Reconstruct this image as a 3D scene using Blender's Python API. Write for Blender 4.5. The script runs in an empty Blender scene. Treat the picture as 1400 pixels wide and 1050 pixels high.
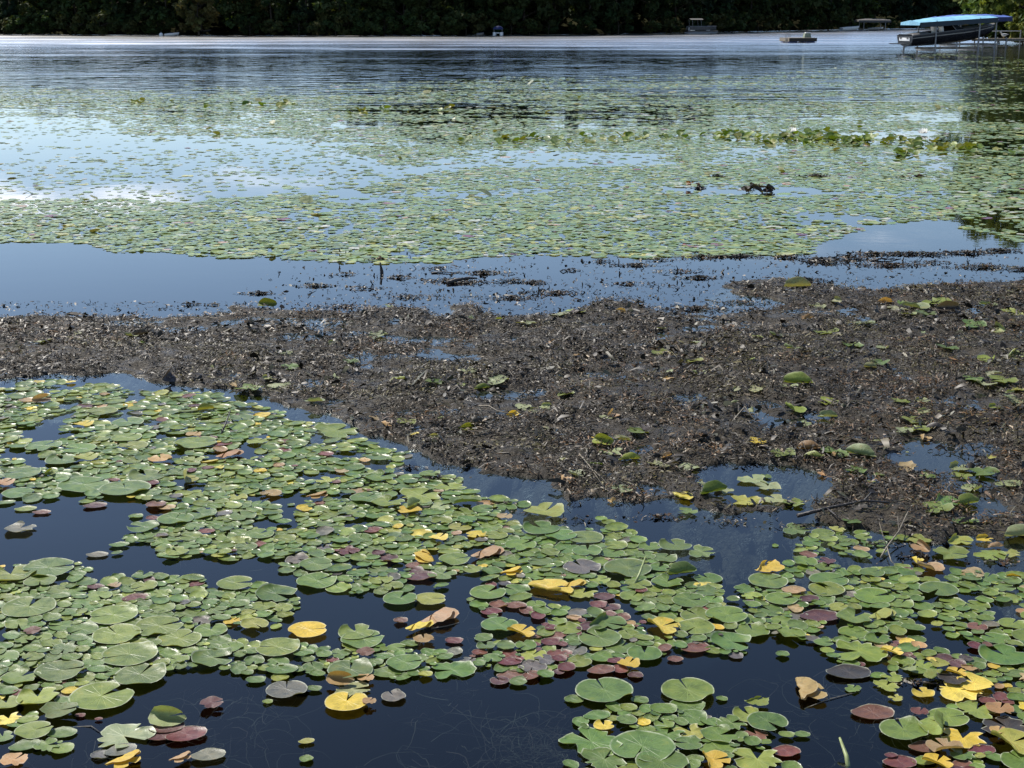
import bpy, math, random
import numpy as np
from mathutils import Vector, Matrix

R = math.radians
random.seed(7)
rng = np.random.default_rng(11)
scene = bpy.context.scene
COL = scene.collection

# ------------------------------------------------------------------ camera
CAM_H = 2.8
FPX = 2000.0                       # focal length in photograph pixels (1400 wide)
HORIZON = 18.0
PITCH = math.atan((525 - HORIZON) / FPX)
cam_data = bpy.data.cameras.new('camera')
cam_data.sensor_width = 36.0
cam_data.lens = 36.0 * FPX / 1400.0
cam_data.clip_start = 0.1
cam_data.clip_end = 5000
cam = bpy.data.objects.new('camera', cam_data)
COL.objects.link(cam)
cam.location = (0, 0, CAM_H)
cam.rotation_euler = (math.pi / 2 - PITCH, 0, 0)
scene.camera = cam

# ------------------------------------------------------------------ sky and sun
SUN_EL, SUN_AZ = R(50), R(-42)     # azimuth from +Y, negative = towards -X
world = bpy.data.worlds.new('World')
scene.world = world
world.use_nodes = True
wn, wl = world.node_tree.nodes, world.node_tree.links
wn.clear()
w_out = wn.new('ShaderNodeOutputWorld')
w_bg = wn.new('ShaderNodeBackground')
w_bg.inputs['Strength'].default_value = 0.118
w_sky = wn.new('ShaderNodeTexSky')
w_sky.sky_type = 'NISHITA'
w_sky.sun_disc = False
w_sky.sun_elevation = SUN_EL
w_sky.sun_rotation = SUN_AZ
w_sky.air_density = 0.8
w_sky.dust_density = 0.25
w_sky.ozone_density = 1.8
w_tc = wn.new('ShaderNodeTexCoord')
w_sep = wn.new('ShaderNodeSeparateXYZ')
wl.new(w_tc.outputs['Generated'], w_sep.inputs[0])
w_add = wn.new('ShaderNodeMath'); w_add.operation = 'ADD'; w_add.inputs[1].default_value = 0.06
w_abs = wn.new('ShaderNodeMath'); w_abs.operation = 'ABSOLUTE'
wl.new(w_sep.outputs['Z'], w_abs.inputs[0]); wl.new(w_abs.outputs[0], w_add.inputs[0])
w_dx = wn.new('ShaderNodeMath'); w_dx.operation = 'DIVIDE'
w_dy = wn.new('ShaderNodeMath'); w_dy.operation = 'DIVIDE'
wl.new(w_sep.outputs['X'], w_dx.inputs[0]); wl.new(w_add.outputs[0], w_dx.inputs[1])
wl.new(w_sep.outputs['Y'], w_dy.inputs[0]); wl.new(w_add.outputs[0], w_dy.inputs[1])
w_cmb = wn.new('ShaderNodeCombineXYZ')
wl.new(w_dx.outputs[0], w_cmb.inputs['X']); wl.new(w_dy.outputs[0], w_cmb.inputs['Y'])
w_cmb.inputs['Z'].default_value = 16.1
w_noise = wn.new('ShaderNodeTexNoise')
w_noise.inputs['Scale'].default_value = 0.8
w_noise.inputs['Detail'].default_value = 7
w_noise.inputs['Roughness'].default_value = 0.55
wl.new(w_cmb.outputs[0], w_noise.inputs['Vector'])
w_ramp = wn.new('ShaderNodeMapRange')
w_ramp.interpolation_type = 'SMOOTHSTEP'
w_ramp.inputs['From Min'].default_value = 0.545
w_ramp.inputs['From Max'].default_value = 0.70
w_ramp.inputs['To Max'].default_value = 0.85
wl.new(w_noise.outputs['Fac'], w_ramp.inputs['Value'])
w_mix = wn.new('ShaderNodeMix'); w_mix.data_type = 'RGBA'
w_low = wn.new('ShaderNodeMapRange')                              # distant cumulus lie low all round, the sky above is clear
w_low.interpolation_type = 'SMOOTHSTEP'
w_low.inputs['From Min'].default_value = 0.125
w_low.inputs['From Max'].default_value = 0.165
w_low.inputs['To Min'].default_value = 1.0
w_low.inputs['To Max'].default_value = 0.0
wl.new(w_abs.outputs[0], w_low.inputs['Value'])
w_mul = wn.new('ShaderNodeMath'); w_mul.operation = 'MULTIPLY'
wl.new(w_ramp.outputs[0], w_mul.inputs[0]); wl.new(w_low.outputs[0], w_mul.inputs[1])
wl.new(w_mul.outputs[0], w_mix.inputs['Factor'])
wl.new(w_sky.outputs[0], w_mix.inputs['A'])
w_mix.inputs['B'].default_value = (15.0, 15.3, 16.0, 1)
wl.new(w_mix.outputs['Result'], w_bg.inputs['Color'])
wl.new(w_bg.outputs[0], w_out.inputs[0])

sun_data = bpy.data.lights.new('sun', 'SUN')
sun_data.energy = 5.0
sun_data.angle = R(0.53)
sun_data.color = (1.0, 0.95, 0.87)
sun = bpy.data.objects.new('sun', sun_data)
COL.objects.link(sun)
SUN_DIR = Vector((math.sin(SUN_AZ) * math.cos(SUN_EL), math.cos(SUN_AZ) * math.cos(SUN_EL), math.sin(SUN_EL)))
sun.rotation_euler = SUN_DIR.to_track_quat('Z', 'Y').to_euler()
sun.location = (-40, 40, 60)

scene.view_settings.view_transform = 'Standard'
scene.view_settings.look = 'None'
scene.view_settings.gamma = 1
scene.view_settings.exposure = 0.5
scene.view_settings.use_curve_mapping = False
scene.cycles.transparent_max_bounces = 24
scene.cycles.max_bounces = 8

# ------------------------------------------------------------------ geometry of the place: photograph point -> ground
CP, SP = math.cos(PITCH), math.sin(PITCH)


def ground(px, py, z=0.0):
    """where the line of sight through a photograph point meets the level z"""
    u, v = (np.asarray(px, float) - 700) / FPX, (525 - np.asarray(py, float)) / FPX
    dy, dz = CP + v * SP, -SP + v * CP
    t = (z - CAM_H) / dz
    return u * t, dy * t


def at(px, py, Y):
    u, v = (px - 700) / FPX, (525 - py) / FPX
    dy, dz = CP + v * SP, -SP + v * CP
    t = Y / dy
    return Vector((u * t, Y, CAM_H + dz * t))


def to_px(x, y, z=0.0):
    dz = z - CAM_H
    depth = y * CP - dz * SP
    up = y * SP + dz * CP
    return 700 + FPX * x / depth, 525 - FPX * up / depth


def width_at(py, wpx):
    """metres for a width in photograph pixels on the water at photograph row py"""
    x, y = ground(700, py)
    return wpx * (y * CP + CAM_H * SP) / FPX


def inside(poly, X, Y):
    P = np.asarray(poly, float)
    c = np.zeros(np.shape(X), bool)
    x1, y1 = P[-1]
    for x2, y2 in P:
        cond = ((y1 > Y) != (y2 > Y))
        with np.errstate(divide='ignore', invalid='ignore'):
            xi = (x2 - x1) * (Y - y1) / (y2 - y1 + 1e-12) + x1
        c ^= cond & (X < xi)
        x1, y1 = x2, y2
    return c


def dist_edges(poly, X, Y):
    P = np.asarray(poly, float)
    d = np.full(np.shape(X), 1e9)
    a = P[-1]
    for b in P:
        ab = b - a
        t = np.clip(((X - a[0]) * ab[0] + (Y - a[1]) * ab[1]) / (ab @ ab + 1e-12), 0, 1)
        d = np.minimum(d, np.hypot(X - a[0] - t * ab[0], Y - a[1] - t * ab[1]))
        a = b
    return d


def vnoise(x, y, seed=0):
    """value noise 0..1"""
    x = np.asarray(x, float); y = np.asarray(y, float)
    xi, yi = np.floor(x).astype(np.int64), np.floor(y).astype(np.int64)
    fx, fy = x - xi, y - yi
    fx, fy = fx * fx * (3 - 2 * fx), fy * fy * (3 - 2 * fy)

    def h(a, b):
        n = (a * 374761393 + b * 668265263 + seed * 1442695041) & 0xffffffff
        n = ((n ^ (n >> 13)) * 1274126177) & 0xffffffff
        return ((n ^ (n >> 16)) & 0xffff) / 65535.0
    return (h(xi, yi) * (1 - fx) + h(xi + 1, yi) * fx) * (1 - fy) + (h(xi, yi + 1) * (1 - fx) + h(xi + 1, yi + 1) * fx) * fy


def fbm(x, y, seed=0, octaves=4):
    s, a, t = 0, 1, 0
    for k in range(octaves):
        s = s + a * vnoise(x * 2 ** k, y * 2 ** k, seed + k * 17); t += a; a *= 0.5
    return s / t


# ------------------------------------------------------------------ mesh helpers
def link(name, mesh, mat=None, parent=None):
    o = bpy.data.objects.new(name, mesh)
    COL.objects.link(o)
    if mat is not None and not mesh.materials:
        mesh.materials.append(mat)
    if parent is not None:
        o.parent = parent
    return o


def mesh_np(name, verts, faces, colors=None, uvs=None, smooth=True):
    """verts (n,3); faces (m,k) all the same k; colors (n,3); uvs (n,2)"""
    me = bpy.data.meshes.new(name)
    n, (m, k) = len(verts), faces.shape
    me.vertices.add(n)
    me.vertices.foreach_set('co', np.ascontiguousarray(verts, np.float32).ravel())
    me.loops.add(m * k)
    me.loops.foreach_set('vertex_index', np.ascontiguousarray(faces, np.int32).ravel())
    me.polygons.add(m)
    me.polygons.foreach_set('loop_start', np.arange(0, m * k, k, dtype=np.int32))
    me.polygons.foreach_set('use_smooth', np.full(m, smooth))
    if colors is not None:
        at_ = me.color_attributes.new('Col', 'FLOAT_COLOR', 'POINT')
        c4 = np.ones((n, 4), np.float32); c4[:, :3] = colors
        at_.data.foreach_set('color', c4.ravel())
    if uvs is not None:
        uv = me.uv_layers.new(name='leaf')
        uv.data.foreach_set('uv', np.ascontiguousarray(np.asarray(uvs, np.float32)[faces.ravel()]).ravel())
    me.update(calc_edges=True)
    me.validate()
    return me


class MB:
    """collects boxes, tubes and lofts; build() links them as one mesh object"""
    def __init__(self):
        self.v, self.f = [], []

    def add(self, vs, fs):
        o = len(self.v)
        self.v += [tuple(p) for p in vs]
        self.f += [tuple(i + o for i in f) for f in fs]
        return self

    def box(self, c, s, rz=0.0, tilt=None):
        hx, hy, hz = s[0] / 2, s[1] / 2, s[2] / 2
        M = Matrix.Rotation(rz, 3, 'Z')
        if tilt: M = M @ Matrix.Rotation(tilt, 3, 'Y')
        vs = [Vector(c) + M @ Vector((sx * hx, sy * hy, sz * hz)) for sz in (-1, 1) for sy in (-1, 1) for sx in (-1, 1)]
        return self.add(vs, [(0, 2, 3, 1), (4, 5, 7, 6), (0, 1, 5, 4), (2, 6, 7, 3), (0, 4, 6, 2), (1, 3, 7, 5)])

    def tube(self, pts, radii, n=8, caps=True):
        pts = [Vector(p) for p in pts]
        if not hasattr(radii, '__len__'): radii = [radii] * len(pts)
        vs, fs = [], []
        for i, p in enumerate(pts):
            d = (pts[min(i + 1, len(pts) - 1)] - pts[max(i - 1, 0)]).normalized()
            a = d.cross(Vector((0, 0, 1)) if abs(d.z) < 0.9 else Vector((1, 0, 0))).normalized()
            b = d.cross(a)
            vs += [p + (a * math.cos(2 * math.pi * k / n) + b * math.sin(2 * math.pi * k / n)) * radii[i] for k in range(n)]
        for i in range(len(pts) - 1):
            for k in range(n):
                fs.append((i * n + k, i * n + (k + 1) % n, (i + 1) * n + (k + 1) % n, (i + 1) * n + k))
        if caps:
            fs.append(tuple(range(n - 1, -1, -1))); fs.append(tuple((len(pts) - 1) * n + k for k in range(n)))
        return self.add(vs, fs)

    def loft(self, rings, closed=True, caps=True):
        n = len(rings[0]); vs = [p for r in rings for p in r]; fs = []
        for i in range(len(rings) - 1):
            for k in range(n if closed else n - 1):
                fs.append((i * n + k, i * n + (k + 1) % n, (i + 1) * n + (k + 1) % n, (i + 1) * n + k))
        if caps:
            fs.append(tuple(range(n - 1, -1, -1))); fs.append(tuple((len(rings) - 1) * n + k for k in range(n)))
        return self.add(vs, fs)

    def mesh(self, name, smooth=False):
        me = bpy.data.meshes.new(name)
        me.from_pydata([tuple(p) for p in self.v], [], self.f)
        if smooth:
            for p in me.polygons: p.use_smooth = True
        me.update()
        return me

    def build(self, name, mat, parent=None, smooth=False):
        return link(name, self.mesh(name, smooth), mat, parent)


def tag(o, label=None, cat=None, group=None, kind=None):
    if label: o['label'] = label
    if cat: o['category'] = cat
    if group: o['group'] = group
    if kind: o['kind'] = kind
    return o


def empty(name, loc, rz=0.0):
    o = bpy.data.objects.new(name, None)
    COL.objects.link(o)
    o.location = loc
    o.rotation_euler = (0, 0, rz)
    o.empty_display_size = 0.2
    return o


# ------------------------------------------------------------------ materials
def new_mat(name):
    m = bpy.data.materials.new(name)
    m.use_nodes = True
    nt = m.node_tree
    nt.nodes.clear()
    out = nt.nodes.new('ShaderNodeOutputMaterial')
    return m, nt.nodes, nt.links, out


def math_node(N, L, op, a, b=None, clamp=False):
    n = N.new('ShaderNodeMath'); n.operation = op; n.use_clamp = clamp
    for i, v in enumerate((a, b)):
        if v is None: continue
        if isinstance(v, (int, float)): n.inputs[i].default_value = v
        else: L.new(v, n.inputs[i])
    return n.outputs[0]


def map_range(N, L, v, a, b, c, d, smooth=True):
    n = N.new('ShaderNodeMapRange')
    n.interpolation_type = 'SMOOTHSTEP' if smooth else 'LINEAR'
    L.new(v, n.inputs['Value'])
    for k, x in zip(('From Min', 'From Max', 'To Min', 'To Max'), (a, b, c, d)): n.inputs[k].default_value = x
    return n.outputs[0]


def mix_rgb(N, L, fac, a, b, mode='MIX'):
    n = N.new('ShaderNodeMix'); n.data_type = 'RGBA'; n.blend_type = mode
    for s, v in (('Factor', fac), ('A', a), ('B', b)):
        if isinstance(v, (int, float)): n.inputs[s].default_value = v
        elif isinstance(v, tuple): n.inputs[s].default_value = v if len(v) == 4 else (*v, 1)
        else: L.new(v, n.inputs[s])
    return n.outputs['Result']


def noise(N, L, scale, detail=3, vec=None, rough=0.5, dim='3D', w=None):
    n = N.new('ShaderNodeTexNoise'); n.noise_dimensions = dim
    n.inputs['Scale'].default_value = scale; n.inputs['Detail'].default_value = detail; n.inputs['Roughness'].default_value = rough
    if vec is not None: L.new(vec, n.inputs['Vector'])
    if w is not None: L.new(w, n.inputs['W'])
    return n.outputs['Fac']


def simple_mat(name, color, rough=0.6, metal=0.0, var=0.25, scale=6.0, bump=0.0, translucent=0.0, spec=0.5):
    m, N, L, out = new_mat(name)
    b = N.new('ShaderNodeBsdfPrincipled')
    tc = N.new('ShaderNodeTexCoord')
    nz = noise(N, L, scale, 4, tc.outputs['Object'])
    f = map_range(N, L, nz, 0.3, 0.7, 1 - var, 1 + var)
    c = mix_rgb(N, L, 1.0, (*color, 1), f, 'MULTIPLY')
    L.new(c, b.inputs['Base Color'])
    b.inputs['Roughness'].default_value = rough
    b.inputs['Metallic'].default_value = metal
    b.inputs['Specular IOR Level'].default_value = spec
    if bump:
        bp = N.new('ShaderNodeBump'); bp.inputs['Strength'].default_value = bump; bp.inputs['Distance'].default_value = 0.02
        L.new(noise(N, L, scale * 4, 4, tc.outputs['Object']), bp.inputs['Height']); L.new(bp.outputs[0], b.inputs['Normal'])
    if translucent:
        t = N.new('ShaderNodeBsdfTranslucent'); L.new(c, t.inputs['Color'])
        mx = N.new('ShaderNodeMixShader'); mx.inputs[0].default_value = translucent
        L.new(b.outputs[0], mx.inputs[1]); L.new(t.outputs[0], mx.inputs[2]); L.new(mx.outputs[0], out.inputs[0])
    else:
        L.new(b.outputs[0], out.inputs[0])
    return m


def leaf_mat(name, source, veins=True, translucent=0.22, rough=0.40, rim=0.85, spec=0.36, bump=0.35, mottle=0.0):
    """a lily leaf: colour from the object or from the mesh, veins fanning out from the stalk, blotches, a paler rim"""
    m, N, L, out = new_mat(name)
    if source == 'object':
        oi = N.new('ShaderNodeObjectInfo'); col, rnd = oi.outputs['Color'], oi.outputs['Random']
    else:
        a = N.new('ShaderNodeAttribute'); a.attribute_name = 'Col'; col = a.outputs['Color']; rnd = None
    uv = N.new('ShaderNodeUVMap'); uv.uv_map = 'leaf'
    sub = N.new('ShaderNodeVectorMath'); sub.operation = 'SUBTRACT'; sub.inputs[1].default_value = (0.5, 0.5, 0)
    L.new(uv.outputs[0], sub.inputs[0])
    ln = N.new('ShaderNodeVectorMath'); ln.operation = 'LENGTH'; L.new(sub.outputs[0], ln.inputs[0])
    r = math_node(N, L, 'MULTIPLY', ln.outputs['Value'], 2.0)
    geo = N.new('ShaderNodeNewGeometry')
    # blotches
    if rnd is not None:
        w = math_node(N, L, 'MULTIPLY', rnd, 60.0)
        b1 = noise(N, L, 5.0, 4, sub.outputs[0], 0.6, '4D', w)
        b2 = noise(N, L, 26.0, 3, sub.outputs[0], 0.6, '4D', w)
    else:
        b1 = noise(N, L, 17.0, 3, geo.outputs['Position'], 0.6)
        b2 = noise(N, L, 90.0, 2, geo.outputs['Position'], 0.6)
    c = mix_rgb(N, L, 1.0, col, map_range(N, L, b1, 0.3, 0.7, 0.72, 1.25), 'MULTIPLY')
    # worn brown specks and edges
    speck = map_range(N, L, b2, 0.62, 0.70, 0.0, 0.7)
    c = mix_rgb(N, L, speck, c, (0.075, 0.05, 0.022, 1))
    if mottle:
        c = mix_rgb(N, L, math_node(N, L, 'MULTIPLY', map_range(N, L, b1, 0.46, 0.62, 0.0, 1.0), mottle), c, mix_rgb(N, L, 1.0, c, (0.42, 0.33, 0.30, 1), 'MULTIPLY'))
    yellowing = math_node(N, L, 'MULTIPLY', map_range(N, L, b1, 0.56, 0.72, 0.0, 0.55), map_range(N, L, r, 0.35, 1.0, 0.1, 1.0))
    warm = mix_rgb(N, L, 1.0, c, (1.7, 1.15, 0.7, 1), 'MULTIPLY')
    c = mix_rgb(N, L, yellowing, c, warm)
    h = b2
    if veins:
        sp = N.new('ShaderNodeSeparateXYZ'); L.new(sub.outputs[0], sp.inputs[0])
        ang = math_node(N, L, 'ARCTAN2', sp.outputs['Y'], sp.outputs['X'])
        q = math_node(N, L, 'MULTIPLY', ang, 17 / (2 * math.pi))
        fr = math_node(N, L, 'FRACT', q)
        dd = math_node(N, L, 'ABSOLUTE', math_node(N, L, 'SUBTRACT', fr, 0.5))
        dist = math_node(N, L, 'MULTIPLY', dd, r)                     # distance from the vein, growing with radius
        vein = map_range(N, L, dist, 0.0, 0.045, 1.0, 0.0)
        vein = math_node(N, L, 'MULTIPLY', vein, map_range(N, L, r, 0.55, 0.95, 1.0, 0.0))
        c = mix_rgb(N, L, math_node(N, L, 'MULTIPLY', vein, 0.42), c, mix_rgb(N, L, 1.0, c, (1.9, 1.75, 1.7, 1), 'MULTIPLY'))
        h = math_node(N, L, 'ADD', math_node(N, L, 'MULTIPLY', vein, -0.8), b2)
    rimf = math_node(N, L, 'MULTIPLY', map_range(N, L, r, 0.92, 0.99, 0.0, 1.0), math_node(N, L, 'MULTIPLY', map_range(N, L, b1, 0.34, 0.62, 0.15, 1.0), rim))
    c = mix_rgb(N, L, rimf, c, mix_rgb(N, L, 0.75, c, (0.58, 0.60, 0.46, 1)))  # naturally pale leaf edge, lightened further to paint in its sun glint
    b = N.new('ShaderNodeBsdfPrincipled')
    L.new(c, b.inputs['Base Color'])
    L.new(map_range(N, L, b1, 0.3, 0.7, rough - 0.1, rough + 0.14), b.inputs['Roughness'])
    b.inputs['Specular IOR Level'].default_value = spec
    bp = N.new('ShaderNodeBump'); bp.inputs['Strength'].default_value = bump; bp.inputs['Distance'].default_value = 0.004
    L.new(h, bp.inputs['Height']); L.new(bp.outputs[0], b.inputs['Normal'])
    t = N.new('ShaderNodeBsdfTranslucent'); L.new(mix_rgb(N, L, 1.0, c, (1.25, 1.15, 0.45, 1), 'MULTIPLY'), t.inputs['Color'])
    mx = N.new('ShaderNodeMixShader'); mx.inputs[0].default_value = translucent
    L.new(b.outputs[0], mx.inputs[1]); L.new(t.outputs[0], mx.inputs[2]); L.new(mx.outputs[0], out.inputs[0])
    return m


def attr_mat(name, rough=0.5, translucent=0.0, spec=0.5, bump=0.0, boost=1.0):
    m, N, L, out = new_mat(name)
    a = N.new('ShaderNodeAttribute'); a.attribute_name = 'Col'
    geo = N.new('ShaderNodeNewGeometry')
    b = N.new('ShaderNodeBsdfPrincipled')
    nz = noise(N, L, 40.0, 2, geo.outputs['Position'])
    c = mix_rgb(N, L, 1.0, a.outputs['Color'], map_range(N, L, nz, 0.3, 0.7, 0.75 * boost, 1.25 * boost), 'MULTIPLY')
    L.new(c, b.inputs['Base Color'])
    b.inputs['Roughness'].default_value = rough
    b.inputs['Specular IOR Level'].default_value = spec
    if translucent:
        t = N.new('ShaderNodeBsdfTranslucent'); L.new(mix_rgb(N, L, 1.0, c, (1.3, 1.2, 0.5, 1), 'MULTIPLY'), t.inputs['Color'])
        mx = N.new('ShaderNodeMixShader'); mx.inputs[0].default_value = translucent
        L.new(b.outputs[0], mx.inputs[1]); L.new(t.outputs[0], mx.inputs[2]); L.new(mx.outputs[0], out.inputs[0])
    else:
        L.new(b.outputs[0], out.inputs[0])
    return m


def water_mat():
    m, N, L, out = new_mat('lake_water')
    geo = N.new('ShaderNodeNewGeometry')
    sp = N.new('ShaderNodeSeparateXYZ'); L.new(geo.outputs['Position'], sp.inputs[0])
    Y = sp.outputs['Y']

    def stretched(sx, sy):
        mp = N.new('ShaderNodeMapping'); mp.inputs['Scale'].default_value = (sx, sy, 1)
        L.new(geo.outputs['Position'], mp.inputs['Vector'])
        return mp.outputs[0]
    # gusts: long patches where the wind roughens the far water
    gust = noise(N, L, 1.0, 4, stretched(0.035, 0.13), 0.65)
    gust_fine = noise(N, L, 1.0, 4, stretched(0.11, 0.8), 0.65)
    far = map_range(N, L, Y, 34, 70, 0, 1)
    ruffled = map_range(N, L, math_node(N, L, 'ADD', Y, math_node(N, L, 'MULTIPLY', gust, 60.0)), 112, 190, 0, 1)
    streak = math_node(N, L, 'MULTIPLY', far, map_range(N, L, math_node(N, L, 'ADD', math_node(N, L, 'MULTIPLY', gust, 0.6), math_node(N, L, 'MULTIPLY', gust_fine, 0.4)), 0.47, 0.72, 0.0, 1.0))
    rip = math_node(N, L, 'MAXIMUM', streak, ruffled)
    swell = noise(N, L, 1.0, 2, stretched(0.55, 1.25), 0.5)
    ripple = noise(N, L, 1.0, 2, stretched(3.2, 6.5), 0.5)
    fine = noise(N, L, 1.0, 2, stretched(9.0, 9.0), 0.5)
    hgt = math_node(N, L, 'MULTIPLY', swell, math_node(N, L, 'ADD', math_node(N, L, 'MULTIPLY', far, 0.05), 0.0012))
    hgt = math_node(N, L, 'ADD', hgt, math_node(N, L, 'MULTIPLY', ripple, math_node(N, L, 'ADD', math_node(N, L, 'MULTIPLY', rip, 0.03), math_node(N, L, 'MULTIPLY', far, 0.003))))
    hgt = math_node(N, L, 'ADD', hgt, math_node(N, L, 'MULTIPLY', fine, 0.00025))
    bp = N.new('ShaderNodeBump'); bp.inputs['Strength'].default_value = 1.0; bp.inputs['Distance'].default_value = 1.0
    L.new(hgt, bp.inputs['Height'])
    fr = N.new('ShaderNodeFresnel'); fr.inputs['IOR'].default_value = 1.333
    gl = N.new('ShaderNodeBsdfGlossy'); gl.inputs['Color'].default_value = (1, 1, 1, 1)
    L.new(math_node(N, L, 'ADD', math_node(N, L, 'ADD', math_node(N, L, 'MULTIPLY', streak, 0.16), math_node(N, L, 'MULTIPLY', ruffled, 0.215)), 0.012), gl.inputs['Roughness'])
    L.new(bp.outputs[0], gl.inputs['Normal'])
    tr = N.new('ShaderNodeBsdfTransparent'); tr.inputs['Color'].default_value = (0.62, 0.74, 0.78, 1)
    mx = N.new('ShaderNodeMixShader')
    L.new(fr.outputs[0], mx.inputs[0]); L.new(tr.outputs[0], mx.inputs[1]); L.new(gl.outputs[0], mx.inputs[2])
    L.new(mx.outputs[0], out.inputs[0])
    return m


def mud_mat():
    m, N, L, out = new_mat('wet_mud')
    geo = N.new('ShaderNodeNewGeometry')
    P = geo.outputs['Position']
    n1 = noise(N, L, 1.3, 5, P, 0.6); n2 = noise(N, L, 38, 5, P, 0.65); n3 = noise(N, L, 7, 4, P, 0.6)
    c = mix_rgb(N, L, map_range(N, L, n1, 0.35, 0.65, 0, 1), (0.026, 0.020, 0.012, 1), (0.050, 0.039, 0.023, 1))
    c = mix_rgb(N, L, map_range(N, L, n2, 0.4, 0.7, 0, 0.7), c, (0.013, 0.011, 0.008, 1))
    b = N.new('ShaderNodeBsdfPrincipled'); L.new(c, b.inputs['Base Color'])
    L.new(map_range(N, L, n3, 0.38, 0.62, 0.32, 0.75), b.inputs['Roughness'])
    b.inputs['Specular IOR Level'].default_value = 0.25
    bp = N.new('ShaderNodeBump'); bp.inputs['Strength'].default_value = 1.0; bp.inputs['Distance'].default_value = 0.03
    L.new(math_node(N, L, 'ADD', n2, math_node(N, L, 'MULTIPLY', n3, 0.8)), bp.inputs['Height']); L.new(bp.outputs[0], b.inputs['Normal'])
    L.new(b.outputs[0], out.inputs[0])
    return m


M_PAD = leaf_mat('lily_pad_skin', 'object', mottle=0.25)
M_PAD_FAR = leaf_mat('lily_pad_field_skin', 'mesh', veins=False, rim=0.8, rough=0.36, spec=0.4)
M_PAD_DISTANT = leaf_mat('distant_pad_skin', 'mesh', veins=False, rim=0.5, rough=0.32, spec=0.85, bump=0.05)
M_DRY = leaf_mat('withered_leaf_skin', 'object', translucent=0.25, rough=0.5, rim=0.3, mottle=0.5)
M_SCRAP = attr_mat('rotting_scraps', rough=0.48, spec=0.28, boost=0.95)
M_WEED = attr_mat('weed_strands', rough=0.6, spec=0.2)
M_TREE_LEAF = attr_mat('tree_leaves', rough=0.7, translucent=0.3, spec=0.12, boost=0.85)
M_BARK = simple_mat('bark', (0.07, 0.058, 0.046), 0.85, var=0.4, scale=3, bump=0.6, spec=0.1)
M_WATER = water_mat()
M_MUD = mud_mat()
M_BED = simple_mat('lake_bed_silt', (0.0018, 0.003, 0.0045), 0.9, var=0.3, scale=0.8, spec=0.0)
M_FLOOR = simple_mat('forest_floor', (0.022, 0.022, 0.012), 0.95, var=0.5, scale=0.6, bump=0.5, spec=0.0)
M_HULL = simple_mat('black_gelcoat', (0.018, 0.018, 0.021), 0.22, var=0.15)
M_STRIPE = simple_mat('grey_gelcoat', (0.13, 0.125, 0.12), 0.25, var=0.1)
M_WHITE = simple_mat('white_paint', (0.72, 0.72, 0.70), 0.4, var=0.08)
M_ALU = simple_mat('weathered_aluminium', (0.22, 0.225, 0.23), 0.5, metal=0.4, var=0.2)
M_TEAL = simple_mat('teal_canopy_fabric', (0.20, 0.44, 0.58), 0.5, var=0.15, scale=2, bump=0.1)
M_TEAL_SHADED = simple_mat('teal_fabric_shaded', (0.006, 0.022, 0.036), 0.6, var=0.12, scale=2)  # teal canopy fabric darkened: shade on the long valance put into its colour
M_BLUE = simple_mat('blue_canopy_fabric', (0.07, 0.13, 0.40), 0.55, var=0.12, scale=2, bump=0.1)
M_BLUE_DARKENED = simple_mat('blue_fabric_darkened', (0.012, 0.02, 0.09), 0.6, var=0.12, scale=2)  # blue canopy fabric darkened for valance shade; pedal boat top uses it too
M_CLOTH = simple_mat('grey_cover_cloth', (0.20, 0.18, 0.155), 0.85, var=0.2, scale=4)
M_SHADE = simple_mat('dark_grey_cloth', (0.085, 0.08, 0.075), 0.85, var=0.2, scale=4)
M_GLASS = simple_mat('tinted_windshield', (0.02, 0.022, 0.025), 0.06, var=0.05)
M_WOOD = simple_mat('weathered_wood', (0.20, 0.17, 0.13), 0.8, var=0.35, scale=5, bump=0.4)
M_DARKWOOD = simple_mat('waterlogged_wood', (0.028, 0.022, 0.018), 0.5, var=0.4, scale=12, bump=0.6)
M_TWIG = simple_mat('bleached_twig', (0.17, 0.145, 0.105), 0.7, var=0.4, scale=20, bump=0.4)
M_GREENBOX = simple_mat('pale_green_plastic', (0.22, 0.25, 0.18), 0.6, var=0.2)
M_FLOWER = simple_mat('white_petal', (0.82, 0.82, 0.78), 0.5, var=0.05, translucent=0.3)
M_STAMEN = simple_mat('yellow_stamen', (0.75, 0.5, 0.05), 0.6)
M_STALK = simple_mat('lily_stalk', (0.22, 0.26, 0.10), 0.5, var=0.3, scale=30)
M_ROCK = simple_mat('shore_rock', (0.22, 0.19, 0.16), 0.85, var=0.4, scale=3, bump=0.6)
M_FEATHER = simple_mat('white_feathers', (0.78, 0.78, 0.76), 0.7, var=0.1)
M_BEAK = simple_mat('beak', (0.6, 0.4, 0.08), 0.5)

# ================================================================== THE SETTING
def sheet(name, x0, x1, y0, y1, z, mat):
    me = bpy.data.meshes.new(name)
    me.from_pydata([(x0, y0, z), (x1, y0, z), (x1, y1, z), (x0, y1, z)], [], [(0, 1, 2, 3)])
    return tag(link(name, me, mat), kind='structure')


sheet('lake_bed', -1500, 1500, -300, 2500, -3.0, M_BED)
sheet('water', -900, 900, -60, 420, 0.0, M_WATER)

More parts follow.
